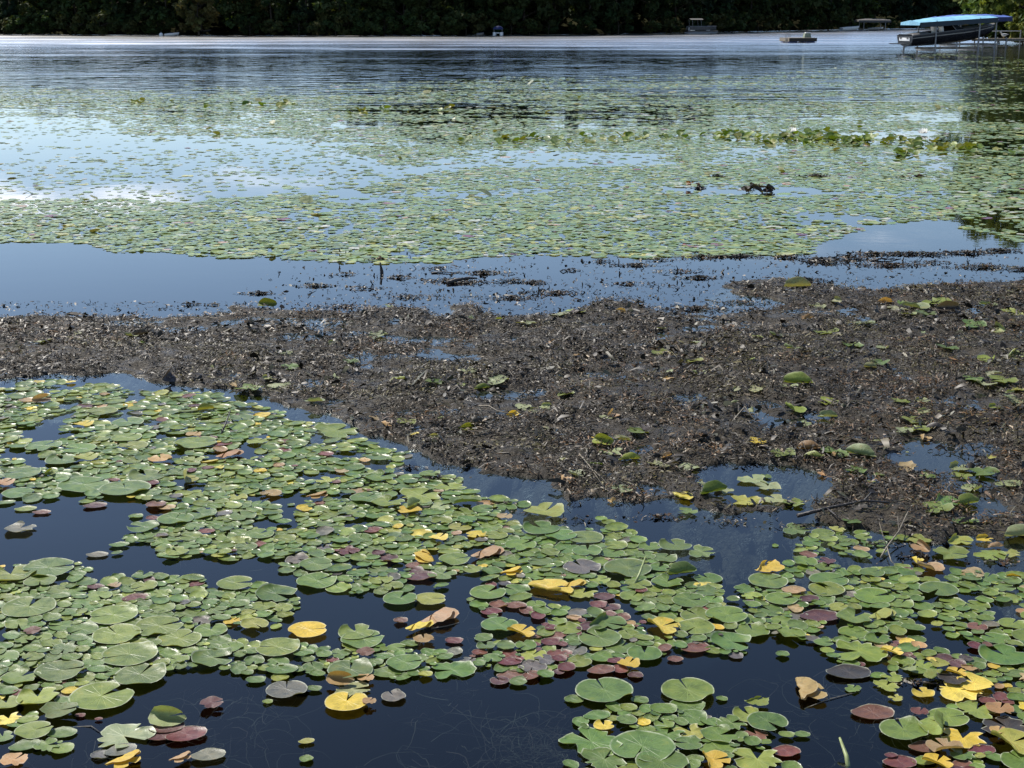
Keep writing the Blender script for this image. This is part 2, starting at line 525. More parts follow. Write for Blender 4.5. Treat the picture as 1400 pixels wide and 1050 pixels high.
# ---- the mud bank: polygon on the ground, drawn through photograph points
MUD_TOP = [(-700, 436), (0, 433), (100, 432), (220, 430), (300, 425), (370, 419), (420, 424), (470, 425), (540, 418), (575, 424), (600, 432), (630, 415), (655, 417), (665, 427), (700, 434), (760, 431),
           (800, 413), (860, 409), (890, 414), (905, 424), (980, 428), (1050, 418), (1040, 408), (985, 402), (1000, 389), (1060, 381), (1130, 387), (1180, 396), (1260, 384), (1330, 386), (1400, 384), (2100, 380)]
MUD_BOT = [(2100, 735), (1400, 738), (1330, 742), (1290, 748), (1240, 742), (1190, 722), (1130, 712), (1090, 690), (1060, 697), (1000, 703), (960, 694), (920, 692), (850, 694), (800, 708), (740, 700), (715, 688), (700, 672), (640, 657),
           (600, 642), (560, 632), (545, 612), (500, 592), (430, 572), (380, 562), (340, 547), (280, 531), (220, 526), (150, 521), (60, 516), (0, 522), (-700, 520)]
MUD_W = [tuple(float(c) for c in ground(x, y)) for x, y in MUD_TOP + MUD_BOT]
POND = [tuple(float(c) for c in ground(x, y)) for x, y in [(965, 655), (985, 640), (1040, 634), (1100, 645), (1125, 668), (1100, 686), (1050, 692), (1000, 690), (975, 676)]]
PUDDLES = [(1165, 532, 32), (1050, 550, 35), (1310, 628, 24), (1340, 560, 30), (940, 555, 35), (790, 640, 30), (880, 665, 30), (420, 440, 30), (1250, 600, 30), (240, 452, 25), (1350, 690, 45), (640, 470, 20)]


def mud_height(X, Y):
    sd = dist_edges(MUD_W, X, Y)
    sd = np.where(inside(MUD_W, X, Y), sd, -sd)
    pd = dist_edges(POND, X, Y)
    pd = np.where(inside(POND, X, Y), -pd, pd)
    sd = np.minimum(sd, pd)
    sd = sd + (fbm(X * 2.2, Y * 2.2, 5) - 0.5) * 0.55 + (fbm(X * 9, Y * 9, 8) - 0.5) * 0.16
    h = -0.30 + 0.315 * np.clip((sd + 0.22) / 0.34, 0, 1)
    land = np.clip(sd / 0.35, 0, 1)
    h = h + land * ((fbm(X * 1.5, Y * 1.5, 21) - 0.42) * 0.07 + (fbm(X * 4.5, Y * 4.5, 31) - 0.5) * 0.085 + (vnoise(X * 22, Y * 22, 41) - 0.5) * 0.014)
    for px, py, w in PUDDLES:
        gx, gy = ground(px, py)
        rr = width_at(py, w)
        d2 = ((X - gx) / rr) ** 2 + ((Y - gy) / (rr * 1.15)) ** 2
        h = h - 0.030 * np.exp(-d2 * 1.3) * (0.5 + fbm(X * 5, Y * 5, 77))
    return h


gx = np.arange(-7.5, 7.5, 0.03); gy = np.arange(7.0, 16.6, 0.03)
GX, GY = np.meshgrid(gx, gy)
GH = mud_height(GX, GY)
nx, ny = len(gx), len(gy)
idx = np.arange(nx * ny).reshape(ny, nx)
quads = np.stack([idx[:-1, :-1], idx[:-1, 1:], idx[1:, 1:], idx[1:, :-1]], -1).reshape(-1, 4)
keep = (GH.ravel()[quads] > -0.28).any(1)
quads = quads[keep]
used = np.unique(quads); remap = np.full(nx * ny, -1); remap[used] = np.arange(len(used))
mud = link('mud_ground', mesh_np('mud_ground', np.stack([GX.ravel(), GY.ravel(), GH.ravel()], 1)[used], remap[quads]), M_MUD)
tag(mud, kind='structure')


def mud_z(x, y):
    i = np.clip(((np.asarray(x) - gx[0]) / 0.03).astype(int), 0, nx - 1)
    j = np.clip(((np.asarray(y) - gy[0]) / 0.03).astype(int), 0, ny - 1)
    inb = (np.asarray(x) > gx[0]) & (np.asarray(x) < gx[-1]) & (np.asarray(y) > gy[0]) & (np.asarray(y) < gy[-1])
    return np.where(inb, GH[j, i], -0.3)


# ---- far banks
SHORE = [(-2400, 47.2), (-600, 47.2), (0, 46.8), (200, 47.6), (300, 48.2), (450, 48.2), (700, 47.4), (850, 46.0), (950, 44.2), (1050, 42.3), (1130, 40.6), (1200, 39.2), (1300, 38.2), (1500, 38.0), (2600, 38.0)]


def shore_at(px):
    return float(np.interp(px, [p[0] for p in SHORE], [p[1] for p in SHORE]))


def bank(name, line, back, offs, hts, seed):
    rows = []
    for (x, y) in line:
        rows.append([(x + back[0] * o, y + back[1] * o, h + (0.5 * (vnoise(x * .2 + o, y * .2, seed) - 0.5) * min(o, 4) if o > 0.3 else 0)) for o, h in zip(offs, hts)])
    mb = MB(); mb.loft(rows, closed=False, caps=False)
    return tag(mb.build(name, M_FLOOR, smooth=True), kind='structure')


line = [tuple(float(c) for c in ground(px, shore_at(px))) for px in np.concatenate([np.arange(-2400, -200, 200), np.arange(-200, 1500, 25), np.arange(1500, 2601, 200)])]
bank('far_shore', line, (0, 1), [-1.5, 0, 0.7, 3, 8, 20, 60, 200, 900], [-1.2, -0.05, 0.3, 0.7, 1.4, 5.0, 6, 6.5, 7], 3)
RB = [(1700, 82), (1560, 68), (1480, 62), (1430, 59), (1395, 57.5), (1368, 56), (1352, 53.5), (1347, 49), (1345, 45)]
line2 = [tuple(float(c) for c in ground(*p)) for p in RB]
bank('near_shore', line2, (0.98, 0.2), [-1.2, 0, 0.6, 2, 6, 20, 80], [-1.2, -0.05, 0.3, 0.6, 1.0, 1.6, 3], 5)


# ================================================================== TREES
def crown_mesh(name, seed, H, RAD, z0, nclump, nleaf, leaf, tone, conifer=False):
    r = np.random.default_rng(seed)
    t = r.random(nclump) ** 0.9
    az = r.random(nclump) * 2 * np.pi
    if conifer:
        prof = (1 - t) * 0.95 + 0.06
    else:
        prof = np.sqrt(np.clip(np.sin(np.pi * (0.13 + 0.83 * t)), 0, 1))
    rad = RAD * prof * (0.35 + 0.65 * r.random(nclump) ** 0.5)
    lop = 1 + 0.25 * np.sin(az * 2 + seed) + 0.15 * np.sin(az * 3 + seed * 2)
    c = np.stack([np.cos(az) * rad * lop, np.sin(az) * rad * lop, z0 + t * (H - z0)], 1)
    cr = (0.45 + 0.75 * r.random(nclump)) * RAD * 0.26
    ci = np.repeat(np.arange(nclump), nleaf)
    n = len(ci)
    d = r.normal(size=(n, 3)); d /= np.linalg.norm(d, axis=1)[:, None]
    pos = c[ci] + d * (cr[ci] * (0.45 + 0.6 * r.random(n)))[:, None] * np.array([1, 1, 0.7])
    pos[:, 2] = np.maximum(pos[:, 2], 0.15)
    nrm = d * 0.7 + r.normal(size=(n, 3)) * 0.6 + np.array([0, 0, 0.5]); nrm /= np.linalg.norm(nrm, axis=1)[:, None]
    a = np.cross(nrm, r.normal(size=(n, 3))); a /= np.linalg.norm(a, axis=1)[:, None]
    b = np.cross(nrm, a)
    s = leaf * (0.6 + 0.8 * r.random(n))[:, None]
    v = np.stack([pos - a * s, pos + b * s * 0.55, pos + a * s, pos - b * s * 0.55], 1).reshape(-1, 3)
    f = np.arange(n * 4).reshape(-1, 4)
    shade = (0.7 + 0.6 * r.random(nclump))[ci] * (0.8 + 0.4 * r.random(n))
    col = np.array(tone)[None] * shade[:, None]
    col[:, 0] *= 0.85 + 0.4 * r.random(nclump)[ci]
    return mesh_np(name, v, f, np.repeat(col, 4, 0), smooth=False), c


def trunk_mesh(name, seed, H, r0, clumps, nl=9):
    r = random.Random(seed)
    mb = MB()
    pts = [(0, 0, -0.3)]
    for k in range(1, 7):
        pts.append((pts[-1][0] + r.uniform(-.12, .12), pts[-1][1] + r.uniform(-.12, .12), H * 0.85 * k / 6))
    mb.tube(pts, [r0 * (1.25 if k == 0 else 1 - 0.14 * k) for k in range(7)], 7)
    order = sorted(range(len(clumps)), key=lambda i: r.random())[:nl]
    for i in order:
        cx, cy, cz = clumps[i]
        zb = max(0.8, min(H * .8, cz - 0.35 * math.hypot(cx, cy) - 0.4))
        k = min(5, int(zb / (H * .85) * 6)); fr = zb / (H * .85) * 6 - k
        base = Vector(pts[k]).lerp(Vector(pts[k + 1]), min(1, fr))
        mid = base.lerp(Vector((cx, cy, cz)), 0.5) + Vector((r.uniform(-.2, .2), r.uniform(-.2, .2), 0.15))
        mb.tube([base, mid, (cx, cy, cz)], [r0 * 0.4, r0 * 0.25, r0 * 0.08], 5)
    return mb.mesh(name, smooth=True)


GREEN_D, GREEN_L, GREEN_O, PINE = (0.030, 0.052, 0.018), (0.075, 0.105, 0.026), (0.085, 0.085, 0.030), (0.022, 0.042, 0.022)
PROTO = []
for k, (H, RAD, z0, tone, con) in enumerate([(12.5, 4.4, 1.2, GREEN_D, 0), (14, 4.0, 2.2, GREEN_D, 0), (11, 4.8, 0.8, (0.040, 0.062, 0.02), 0), (13.5, 2.7, 1.0, PINE, 1), (12, 3.8, 1.6, (0.034, 0.05, 0.022), 0)]):
    cm, cl = crown_mesh('crown', 100 + k, H, RAD, z0, 75, 62, 0.42, tone, con)
    PROTO.append((cm, trunk_mesh('trunk', 200 + k, H, 0.22, cl), H))
BIG = []
for k, (H, RAD, z0, tone) in enumerate([(17, 6.0, 1.3, (0.13, 0.19, 0.045)), (15, 5.2, 1.0, (0.07, 0.11, 0.03))]):
    cm, cl = crown_mesh('crown', 300 + k, H, RAD, z0, 150, 95, 0.30, tone)
    BIG.append((cm, trunk_mesh('trunk', 310 + k, H, 0.3, cl, 14), H))
SHRUB = []
for k, (H, RAD, tone) in enumerate([(2.6, 2.2, (0.045, 0.07, 0.022)), (3.2, 2.0, GREEN_D), (2.2, 2.4, (0.06, 0.075, 0.025))]):
    cm, cl = crown_mesh('crown', 400 + k, H, RAD, 0.25, 34, 50, 0.26, tone)
    SHRUB.append((cm, trunk_mesh('stem', 410 + k, H, 0.07, cl, 10), H))
cm, cl = crown_mesh('crown', 500, 4.6, 2.1, 0.4, 60, 80, 0.24, (0.12, 0.115, 0.04))
SUNNY = (cm, trunk_mesh('trunk', 501, 4.6, 0.12, cl, 12), 4.6)
cm, cl = crown_mesh('crown', 510, 2.6, 1.5, 0.25, 50, 90, 0.16, (0.16, 0.19, 0.04))
LIME = (cm, trunk_mesh('stem', 511, 2.6, 0.07, cl, 12), 2.6)

LABELLED = []                                                      # (object, photograph x, photograph y, phrase, group): labels are written at the end


def tree(name, proto, px, D, s, rz, cat, phrase=None, group=None, label=None, z=None):
    x = (px - 700) / FPX * D / CP * 1.0
    x = (px - 700) / FPX * (D * CP + CAM_H * SP)
    o = empty(name, (x, D, 0.3 if z is None else z), rz)
    o.scale = (s, s, s)
    link('crown', proto[0], M_TREE_LEAF, o)
    link('trunk' if name.endswith('tree') else 'stem', proto[1], M_BARK, o)
    tag(o, label, cat, group)
    if label is None:
        LABELLED.append((o, px, 30, phrase, group))
    return o


rt = random.Random(5)
px = -90
while px < 1345:
    D0 = 5600 / (shore_at(px) - HORIZON)
    k = rt.choice([0, 1, 2, 2, 4, 3, 0])
    low = float(np.interp(px, [0, 430, 560, 1000], [.70, .74, .92, 1.0]))
    D = D0 + rt.uniform(3.2, 6.0)
    ph = 'dark pine' if k == 3 else 'dark broadleaf tree'
    tree('pine_tree' if k == 3 else 'broadleaf_tree', PROTO[k], px, D, rt.uniform(0.75, 0.98) * low, rt.uniform(0, 6), 'tree', ph, 'trees along the far shore', z=0.8)
    px += rt.uniform(34, 56) * 190 / D0
px = -60
while px < 1340:
    D0 = 5600 / (shore_at(px) - HORIZON)
    if not (238 < px < 300):
        tree('shore_shrub', SHRUB[rt.randrange(3)], px, D0 + rt.uniform(0.9, 2.2), rt.uniform(0.6, 1.15), rt.uniform(0, 6), 'shrub', 'dark waterside shrub', 'shrubs along the far waterline', z=0.25)
    px += rt.uniform(22, 50) * 190 / D0
tree('broadleaf_tree', SUNNY, 272, 187.5, 1.0, 1.0, 'tree', label='sunlit olive tree leaning out over the far waterline', z=0.3)
tree('broadleaf_tree', SUNNY, 345, 191.5, 1.25, 3.0, 'tree', label='half-lit green tree standing close behind the sunlit olive tree', z=0.5)
tree('broadleaf_tree', BIG[0], 1392, 137, 1.0, 0.4, 'tree', label='large sunlit green tree overhanging the boat dock', z=0.5)
tree('broadleaf_tree', BIG[1], 1468, 128, 1.0, 2.4, 'tree', label='tall leafy tree at the picture edge beyond the dock', z=0.5)
tree('broadleaf_tree', BIG[1], 1440, 160, 1.05, 4.4, 'tree', label='green tree half hidden behind the large dockside tree', z=0.6)
tree('shore_shrub', LIME, 1398, 131, 1.0, 0.4, 'shrub', label='bright yellow-green bush at the shore end of the dock', z=0.35)
tree('shore_shrub', SHRUB[0], 1366, 139, 0.9, 1.4, 'shrub', label='dark green bush behind the docked boat bow', z=0.3)
tree('shore_shrub', SHRUB[1], 1440, 126, 0.9, 2.0, 'shrub', label='low bush beside the bright yellow-green bush', z=0.4)

# the wood behind the front trees reads as one mass
rows_v, rows_c = [], []
for j, px in enumerate(np.arange(-260, 1420, 13.0)):
    D = 5600 / (shore_at(px) - HORIZON) + 9 + 7 * rt.random() + (8 if j % 2 else 0)
    cm = PROTO[rt.choice([0, 1, 2, 4, 3])][0]
    n = len(cm.vertices)
    v = np.empty(n * 3, np.float32); cm.vertices.foreach_get('co', v); v = v.reshape(-1, 3)
    c = np.empty(n * 4, np.float32); cm.color_attributes['Col'].data.foreach_get('color', c); c = c.reshape(-1, 4)[:, :3]
    sel = np.repeat(rng.random(n // 4) < 0.42, 4)
    a = rt.uniform(0, 6.28); s = rt.uniform(0.85, 1.05) * float(np.interp(px, [0, 430, 560, 1000], [.64, .70, .9, 1.0]))
    v2 = np.stack([(v[:, 0] * math.cos(a) - v[:, 1] * math.sin(a)) * s * 1.2, (v[:, 0] * math.sin(a) + v[:, 1] * math.cos(a)) * s * 1.2, v[:, 2] * s], 1)[sel]
    v2 += np.array([(px - 700) / FPX * D, D, 1.1])
    rows_v.append(v2); rows_c.append(c[sel])
V = np.concatenate(rows_v); C = np.concatenate(rows_c)
wood = link('distant_woods', mesh_np('distant_woods', V, np.arange(len(V)).reshape(-1, 4), C, smooth=False), M_TREE_LEAF)
tag(wood, 'dark wood rising behind the trees of the far shore', 'woods', kind='stuff')

# a few rocks where the bank is bare below the olive tree
rr = random.Random(3)
for k, (px, s, lab) in enumerate([(284, 1.0, 'pale brown boulder on the bank under the sunlit olive tree'), (291, 0.7, 'small rounded rock beside the pale brown boulder'), (299, 0.55, 'low grey stone at the waterline past the two rocks')]):
    mb = MB()
    rings = []
    for i in range(6):
        t = i / 5; rad = math.sin(math.pi * (0.12 + 0.8 * t)) * 0.6 * s
        rings.append([(math.cos(a) * rad * rr.uniform(.85, 1.2) * 1.4, math.sin(a) * rad * rr.uniform(.85, 1.2), (1 - t) * 0 + t * 0.75 * s) for a in [2 * math.pi * q / 9 for q in range(9)]])
    mb.loft(rings)
    x, y = ground(px, 47.6)
    o = mb.build('shore_rock', M_ROCK, smooth=False); o.location = (x, y + 0.6, 0.0)
    tag(o, lab, 'rock')

# ================================================================== BOATS, LIFTS, DOCK, RAFT
def hull_mesh(L, B, zk, flare=1.0):
    """stations from stern to bow: (x, half beam at gunwale, half beam at chine, keel z, chine z, gunwale z)"""
    st = [(0, .95, .80, .0, .22, .80), (.12, .98, .84, .0, .22, .86), (.35, 1.0, .85, .0, .24, .95), (.58, .97, .78, .05, .32, 1.02), (.75, .82, .58, .17, .46, 1.08), (.88, .55, .32, .38, .66, 1.13), (.96, .26, .12, .62, .85, 1.17), (1.0, .04, .02, .86, 1.0, 1.2)]
    rings = []
    for s, g, c, k, cz, gz in st:
        x = s * L
        rings.append([(x, g * B, gz), (x, (g * .93 + c * .07) * B, gz * .62 + cz * .38), (x, c * B, cz), (x, 0, k), (x, -c * B, cz), (x, -(g * .93 + c * .07) * B, gz * .62 + cz * .38), (x, -g * B, gz)])
    return st, rings


def ski_boat(loc, rz, pitch, label):
    root = empty('motor_boat', loc, rz)
    root.rotation_euler = (0, -pitch, rz)
    L, B = 7.3, 1.22
    st, rings = hull_mesh(L, B, 0)
    mb = MB(); mb.loft(rings, closed=False, caps=False); mb.add(rings[0], [tuple(range(7))])
    h = mb.build('hull', M_HULL, root, smooth=True)
    for sgn in (1, -1):                                            # pale band along each side
        vs, fs = [], []
        for s, g, c, k, cz, gz in st[:-1]:
            y = sgn * ((g * .955 + c * .045) * B + 0.012)
            vs += [(s * L, y, gz * .74 + cz * .26), (s * L, y, gz * .64 + cz * .36)]
        fs = [(2 * i, 2 * i + 1, 2 * i + 3, 2 * i + 2) for i in range(len(st) - 2)]
        MB().add(vs, fs).build('side_stripe', M_STRIPE, h)
    for sgn in (1, -1):
        MB().tube([(s * L, sgn * g * B, gz + .01) for s, g, c, k, cz, gz in st], 0.035, 6).build('rub_rail', M_STRIPE, h)
    mb = MB()
    bow = [q for q in st if q[0] >= .55]
    mb.loft([[(s * L, g * B * .98, gz), (s * L, g * B * .5, gz + .09), (s * L, -g * B * .5, gz + .09), (s * L, -g * B * .98, gz)] for s, g, c, k, cz, gz in bow], closed=False, caps=False)
    mb.build('bow_cover', M_CLOTH, root, smooth=True)
    mb = MB()
    mb.loft([[(x, 1.1, z), (x, .95, z + .1), (x, -.95, z + .1), (x, -1.1, z)] for x, z in ((0.02, .80), (.5, .88), (1.3, .92))], closed=False, caps=False)
    mb.build('engine_cover', M_STRIPE, root, smooth=True)
    mb = MB(); mb.box((2.7, 0, .5), (2.8, 1.9, .06)); mb.build('cockpit_floor', M_STRIPE, root)
    for y in (-.55, .55):
        s = MB(); s.box((2.9, y, .72), (.55, .55, .3)); s.box((2.62, y, 1.05), (.12, .52, .55), tilt=-.15); s.build('seat', M_WHITE, root)
    ws = MB(); ws.loft([[(3.55, 1.08, 1.0), (4.15, .8, 1.04), (4.25, 0, 1.06), (4.15, -.8, 1.04), (3.55, -1.08, 1.0)], [(3.25, .98, 1.40), (3.72, .68, 1.50), (3.8, 0, 1.52), (3.72, -.68, 1.50), (3.25, -.98, 1.40)]], closed=False, caps=False)
    w = ws.build('windshield', M_GLASS, root)
    fr = MB(); fr.tube([(3.25, .98, 1.40), (3.72, .68, 1.50), (3.8, 0, 1.52), (3.72, -.68, 1.50), (3.25, -.98, 1.40)], .025, 6); fr.tube([(3.55, 1.08, 1.0), (3.25, .98, 1.4)], .025, 6); fr.tube([(3.55, -1.08, 1.0), (3.25, -.98, 1.4)], .025, 6)
    fr.build('windshield_frame', M_ALU, w)
    sp = MB(); sp.box((-.38, 0, .27), (.76, 1.9, .07)); sp.build('swim_platform', M_HULL, root)
    pr = MB(); pr.tube([(-.05, 0, .05), (-.1, 0, -.35)], [.09, .05], 8); pr.box((-.12, 0, -.3), (.05, .32, .1)); pr.box((-.12, 0, -.3), (.045, .1, .32)); pr.build('propeller', M_ALU, root)
    tr = MB(); tr.box((-.02, 0, .55), (.05, 1.5, .22)); tr.build('transom_highlight', M_WHITE, root)  # white panel that paints in the sun highlight on the stern
    for y in (-.5, .5):
        MB().box((-.055, y, .62), (.03, .22, .1)).build('tail_lamp', M_STRIPE, root)
    return tag(root, label, 'boat')


def boat_lift(loc, rz, pitch, L, W, top, fabric, skirt, label, over, rise=.15):
    root = empty('boat_lift', loc, rz)
    for x in (1.9, 5.4):
        for y in (-W / 2, W / 2):
            MB().tube([(x, y, -1.1), (x, y, top + (x - 3.6) * math.tan(pitch) + .05)], .055, 8).build('post', M_ALU, root)
        MB().box((x, 0, .18), (.16, W, .14)).build('cradle_beam', M_ALU, root)
    for y in (-.6, .6):
        MB().box((3.65, y, .31), (4.6, .12, .12)).build('bunk', M_WOOD, root)
    T = Matrix.Rotation(-pitch, 4, 'Y')
    c = empty('canopy', (3.65, 0, top), 0); c.parent = root; c.rotation_euler = (0, -pitch, 0)
    hl, hw = L / 2, W / 2 + .12
    n = 11
    # gabled fabric roof that sags a little between its hoops, with sloping hip ends
    rings = []
    for i in range(n * 2 + 1):
        t = i / (n * 2); x = -hl + t * L
        hip = min(1, (hl - abs(x)) / 1.5)
        sag = -0.02 if i % 2 else 0.0
        ridge = .10 + rise * hip + sag
        rings.append([(x, -hw, 0), (x, -hw * .55, ridge * .62 + sag), (x, -hw * .12, ridge), (x, hw * .12, ridge), (x, hw * .55, ridge * .62 + sag), (x, hw, 0)])
    mb = MB(); mb.loft(rings, closed=False, caps=False)
    mb.build('fabric_roof', fabric, c, smooth=True)
    drop = .36
    for s in (-1, 1):
        MB().loft([[(-hl + k * L / 12, s * (hw + .006), 0.0), (-hl + k * L / 12, s * (hw + .03), -drop + (.03 if k % 2 else 0))] for k in range(13)], closed=False, caps=False).build('valance', skirt, c)
        MB().loft([[(s * (hl + .006), -hw + k * 2 * hw / 6, 0.16 * (1 - abs(k - 3) / 3)), (s * (hl + .04), -hw + k * 2 * hw / 6, -drop * .55)] for k in range(7)], closed=False, caps=False).build('end_valance', fabric, c)
        MB().tube([(-hl, s * (hw - .05), -.03), (hl, s * (hw - .05), -.03)], .03, 6).build('side_rail', M_ALU, c)
    for i in range(0, n, 2):
        x = -hl + .4 + i * (L - .8) / (n - 1)
        MB().tube([(x, -hw + .05, -.03), (x, 0, .12), (x, hw - .05, -.03)], .02, 5).build('roof_hoop', M_ALU, c)
    return tag(root, label, 'boat lift', over)


# the boat is 115 m away; its stern is nearer than its bow
YAW = R(14)
pS = at(1237, 62.5, 110.0)
ski_boat((pS.x, pS.y, 0.40), YAW, R(3.2), 'black motor boat with a grey cloth bow cover on a lift')
boat_lift((pS.x - .15, pS.y, 0), YAW, R(3.2), 6.3, 2.6, 2.32, M_TEAL, M_TEAL_SHADED, 'boat lift with pale teal canopy over the black boat', 'canopied boat lifts by the shore')
p2 = at(1270, 40, 124.0)
boat_lift((p2.x, p2.y, 0), R(14), R(1.0), 6.2, 2.6, 2.45, M_BLUE, M_BLUE_DARKENED, 'empty-looking lift with deep blue canopy behind the teal one', 'canopied boat lifts by the shore')

# dock
d0, d1 = at(1334, 53, 126.0), at(1440, 53, 127.5)
dock = empty('dock', (d0.x, d0.y, 0), math.atan2(d1.y - d0.y, d1.x - d0.x))
DL = (d1 - d0).length; DZ = d0.z
for k in range(int(DL / 0.3)):
    MB().box((0.15 + k * .3, 0, DZ), (.275, 1.3, .05)).build('plank', M_WOOD, dock)
for y in (-.62, .62):
    MB().box((DL / 2, y, DZ - .11), (DL, .06, .16)).build('stringer', M_WOOD, dock)
for k in range(4):
    for y in (-.7, .7):
        MB().tube([(.3 + k * DL / 3.4, y, -1.1), (.3 + k * DL / 3.4, y, DZ + (.7 if k in (0, 2) else .12))], .06, 8).build('post', M_ALU, dock)
MB().tube([(.3, .7, DZ + .62), (.3 + 2 * DL / 3.4, .7, DZ + .62)], .035, 6).build('hand_rail', M_WHITE, dock)
tag(dock, 'low plank dock running to shore beside the boat lifts', 'dock')

# gull on the dock
def gull(loc, rz, label):
    root = empty('gull', loc, rz)
    rings = []
    for t, r_, z in ((-.30, .01, .22), (-.2, .045, .20), (-.05, .085, .18), (.08, .085, .19), (.15, .055, .24), (.18, .04, .30), (.21, .045, .335), (.26, .03, .335), (.275, .008, .33)):
        rings.append([(t, math.cos(a) * r_, z + math.sin(a) * r_) for a in [2 * math.pi * q / 8 for q in range(8)]])
    MB().loft(rings).build('body', M_FEATHER, root, smooth=True)
    MB().tube([(.27, 0, .33), (.33, 0, .32)], [.012, .003], 6).build('beak', M_BEAK, root)
    for y in (-.03, .03):
        MB().tube([(0, y, .12), (0, y, 0)], .007, 5).build('leg', M_BEAK, root)
    for s in (-1, 1):
        MB().loft([[(.08, s * .085, .23), (.08, s * .09, .17)], [(-.1, s * .085, .22), (-.1, s * .088, .17)], [(-.36, s * .03, .21), (-.36, s * .03, .2)]], closed=False, caps=False).build('wing', M_ALU, root)
    root.scale = (1.5, 1.5, 1.5)
    return tag(root, label, 'bird')


g = at(1372, 53, 126.5)
gull((g.x, g.y, DZ + .025), R(200), 'white gull standing on the plank dock')

# swim raft
rp = at(1091, 55.5, 148)
raft = empty('swim_raft', (rp.x, rp.y, 0), R(12))
for k in range(14):
    MB().box((-1.32 + k * .203, 0, .44), (.185, 2.6, .045)).build('plank', M_WOOD, raft)
for y in (-1.28, 1.28):
    MB().box((0, y, .27), (2.85, .06, .32)).build('side_board', M_DARKWOOD, raft)
for x in (-1.42, 1.42):
    MB().box((x, 0, .27), (.06, 2.5, .32)).build('end_board', M_WOOD, raft)
for x in (-.9, .9):
    for y in (-.7, .7):
        MB().tube([(x - .45, y, .02), (x + .45, y, .02)], .28, 12).build('float_barrel', M_BLUE, raft)
lad = empty('ladder', (-1.5, -.6, 0)); lad.parent = raft
for y in (-.2, .2): MB().tube([(0, y, -.6), (0, y, .85), (.25, y, .95), (.4, y, .5)], .022, 6).build('ladder_rail', M_ALU, lad)
for z in (-.2, .1, .35): MB().box((0, 0, z), (.05, .4, .03)).build('rung', M_ALU, lad)
tag(raft, 'square wooden swim raft anchored on open water', 'raft')
bx = empty('storage_box', (rp.x + .95, rp.y + .45, .463), R(12))
MB().loft([[(x * s, y * s * .7, z) for x, y in ((-.3, -.3), (.3, -.3), (.3, .3), (-.3, .3))] for z, s in ((0, 1.2), (.42, .95))]).build('box_body', M_GREENBOX, bx)
MB().box((0.06, 0, .47), (.5, .4, .09)).build('box_lid', M_WHITE, bx)
tag(bx, 'pale green box with white lid on the swim raft', 'box')


# small craft by the far shore
def small_craft(px, D, L, B, H, label, mat=M_WHITE, rz=0.0, cover=None, cat='boat'):
    p = at(px, 45, D)
    root = empty('row_boat', (p.x, D, 0), rz)
    st, rings = hull_mesh(L, B, 0)
    rings = [[(x - L / 2, y, z * H) for x, y, z in r_] for r_ in rings]
    mb = MB(); mb.loft(rings, closed=False, caps=False); mb.add(rings[0], [tuple(range(7))]); mb.build('hull', mat, root, smooth=True)
    for t in (.25, .55): MB().box((-L / 2 + t * L, 0, .62 * H), (.22, B * 1.8, .04)).build('seat', M_WOOD, root)
    MB().tube([(x, y, z + .015) for x, y, z in (r_[0] for r_ in rings)], .03, 5).build('gunwale', M_ALU, root)
    if cover:
        MB().loft([[(-L / 2 + t * L, -B * w, H * .95), (-L / 2 + t * L, 0, H * (.95 + .5 * w)), (-L / 2 + t * L, B * w, H * .95)] for t, w in ((.02, .9), (.3, 1), (.6, .95), (.85, .6))], closed=False, caps=False).build('cover', cover, root, smooth=True)
    return tag(root, label, cat)


small_craft(235, 186.0, 1.75, .42, .40, 'small white dinghy moored off the dark wooded shore', rz=R(4))
small_craft(1162, 238, 2.9, .85, .7, 'white runabout moored where the far wood dips', rz=R(8))
small_craft(1197, 246, 2.4, .8, .5, 'low white boat beyond the grey canopied lift', rz=R(-5))
small_craft(657, 188, .9, .35, .35, 'tiny pale rowing boat drawn up near the blue-topped pedal boat', mat=M_CLOTH, rz=R(20))
bu = at(220, 42.5, 186)
b = empty('mooring_buoy', (bu.x, bu.y, 0))
rings = [[(math.cos(a) * r_, math.sin(a) * r_, z) for a in [2 * math.pi * q / 10 for q in range(10)]] for z, r_ in ((-.12, .08), (0.02, .22), (.18, .27), (.36, .2), (.46, .06))]
MB().loft(rings).build('float', M_WHITE, b, smooth=True)
MB().tube([(0, 0, .45), (0, 0, .58)], .03, 6).build('ring_post', M_ALU, b)
tag(b, 'round white mooring buoy beside the small white dinghy', 'buoy')

# pedal boat with blue top
pp = at(681, 44, 187.0)
pb = empty('pedal_boat', (pp.x, pp.y, 0), R(88))
for y in (-.42, .42):
    MB().loft([[(x, y + sy * .2 * w, z) for sy, z in ((-1, .1), (-1, .5), (1, .5), (1, .1))] for x, w in ((-1.0, .5), (-.7, 1), (.7, 1), (1.05, .4))]).build('float', M_WHITE, pb, smooth=False)
MB().box((0, 0, .42), (1.3, .5, .1)).build('seat_deck', M_WHITE, pb)
for x in (-.5, .5):
    for y in (-.5, .5): MB().tube([(x, y, .5), (x, y, .95)], .02, 5).build('canopy_pole', M_ALU, pb)
MB().loft([[(x, math.cos(a) * .62, .85 + math.sin(a) * .42) for a in [math.pi * q / 8 for q in range(9)]] for x in (-.8, -.3, .3, .8)], closed=False, caps=True).build('canopy', M_BLUE_DARKENED, pb, smooth=True)
tag(pb, 'white pedal boat with rounded blue top under the dark wood', 'boat')


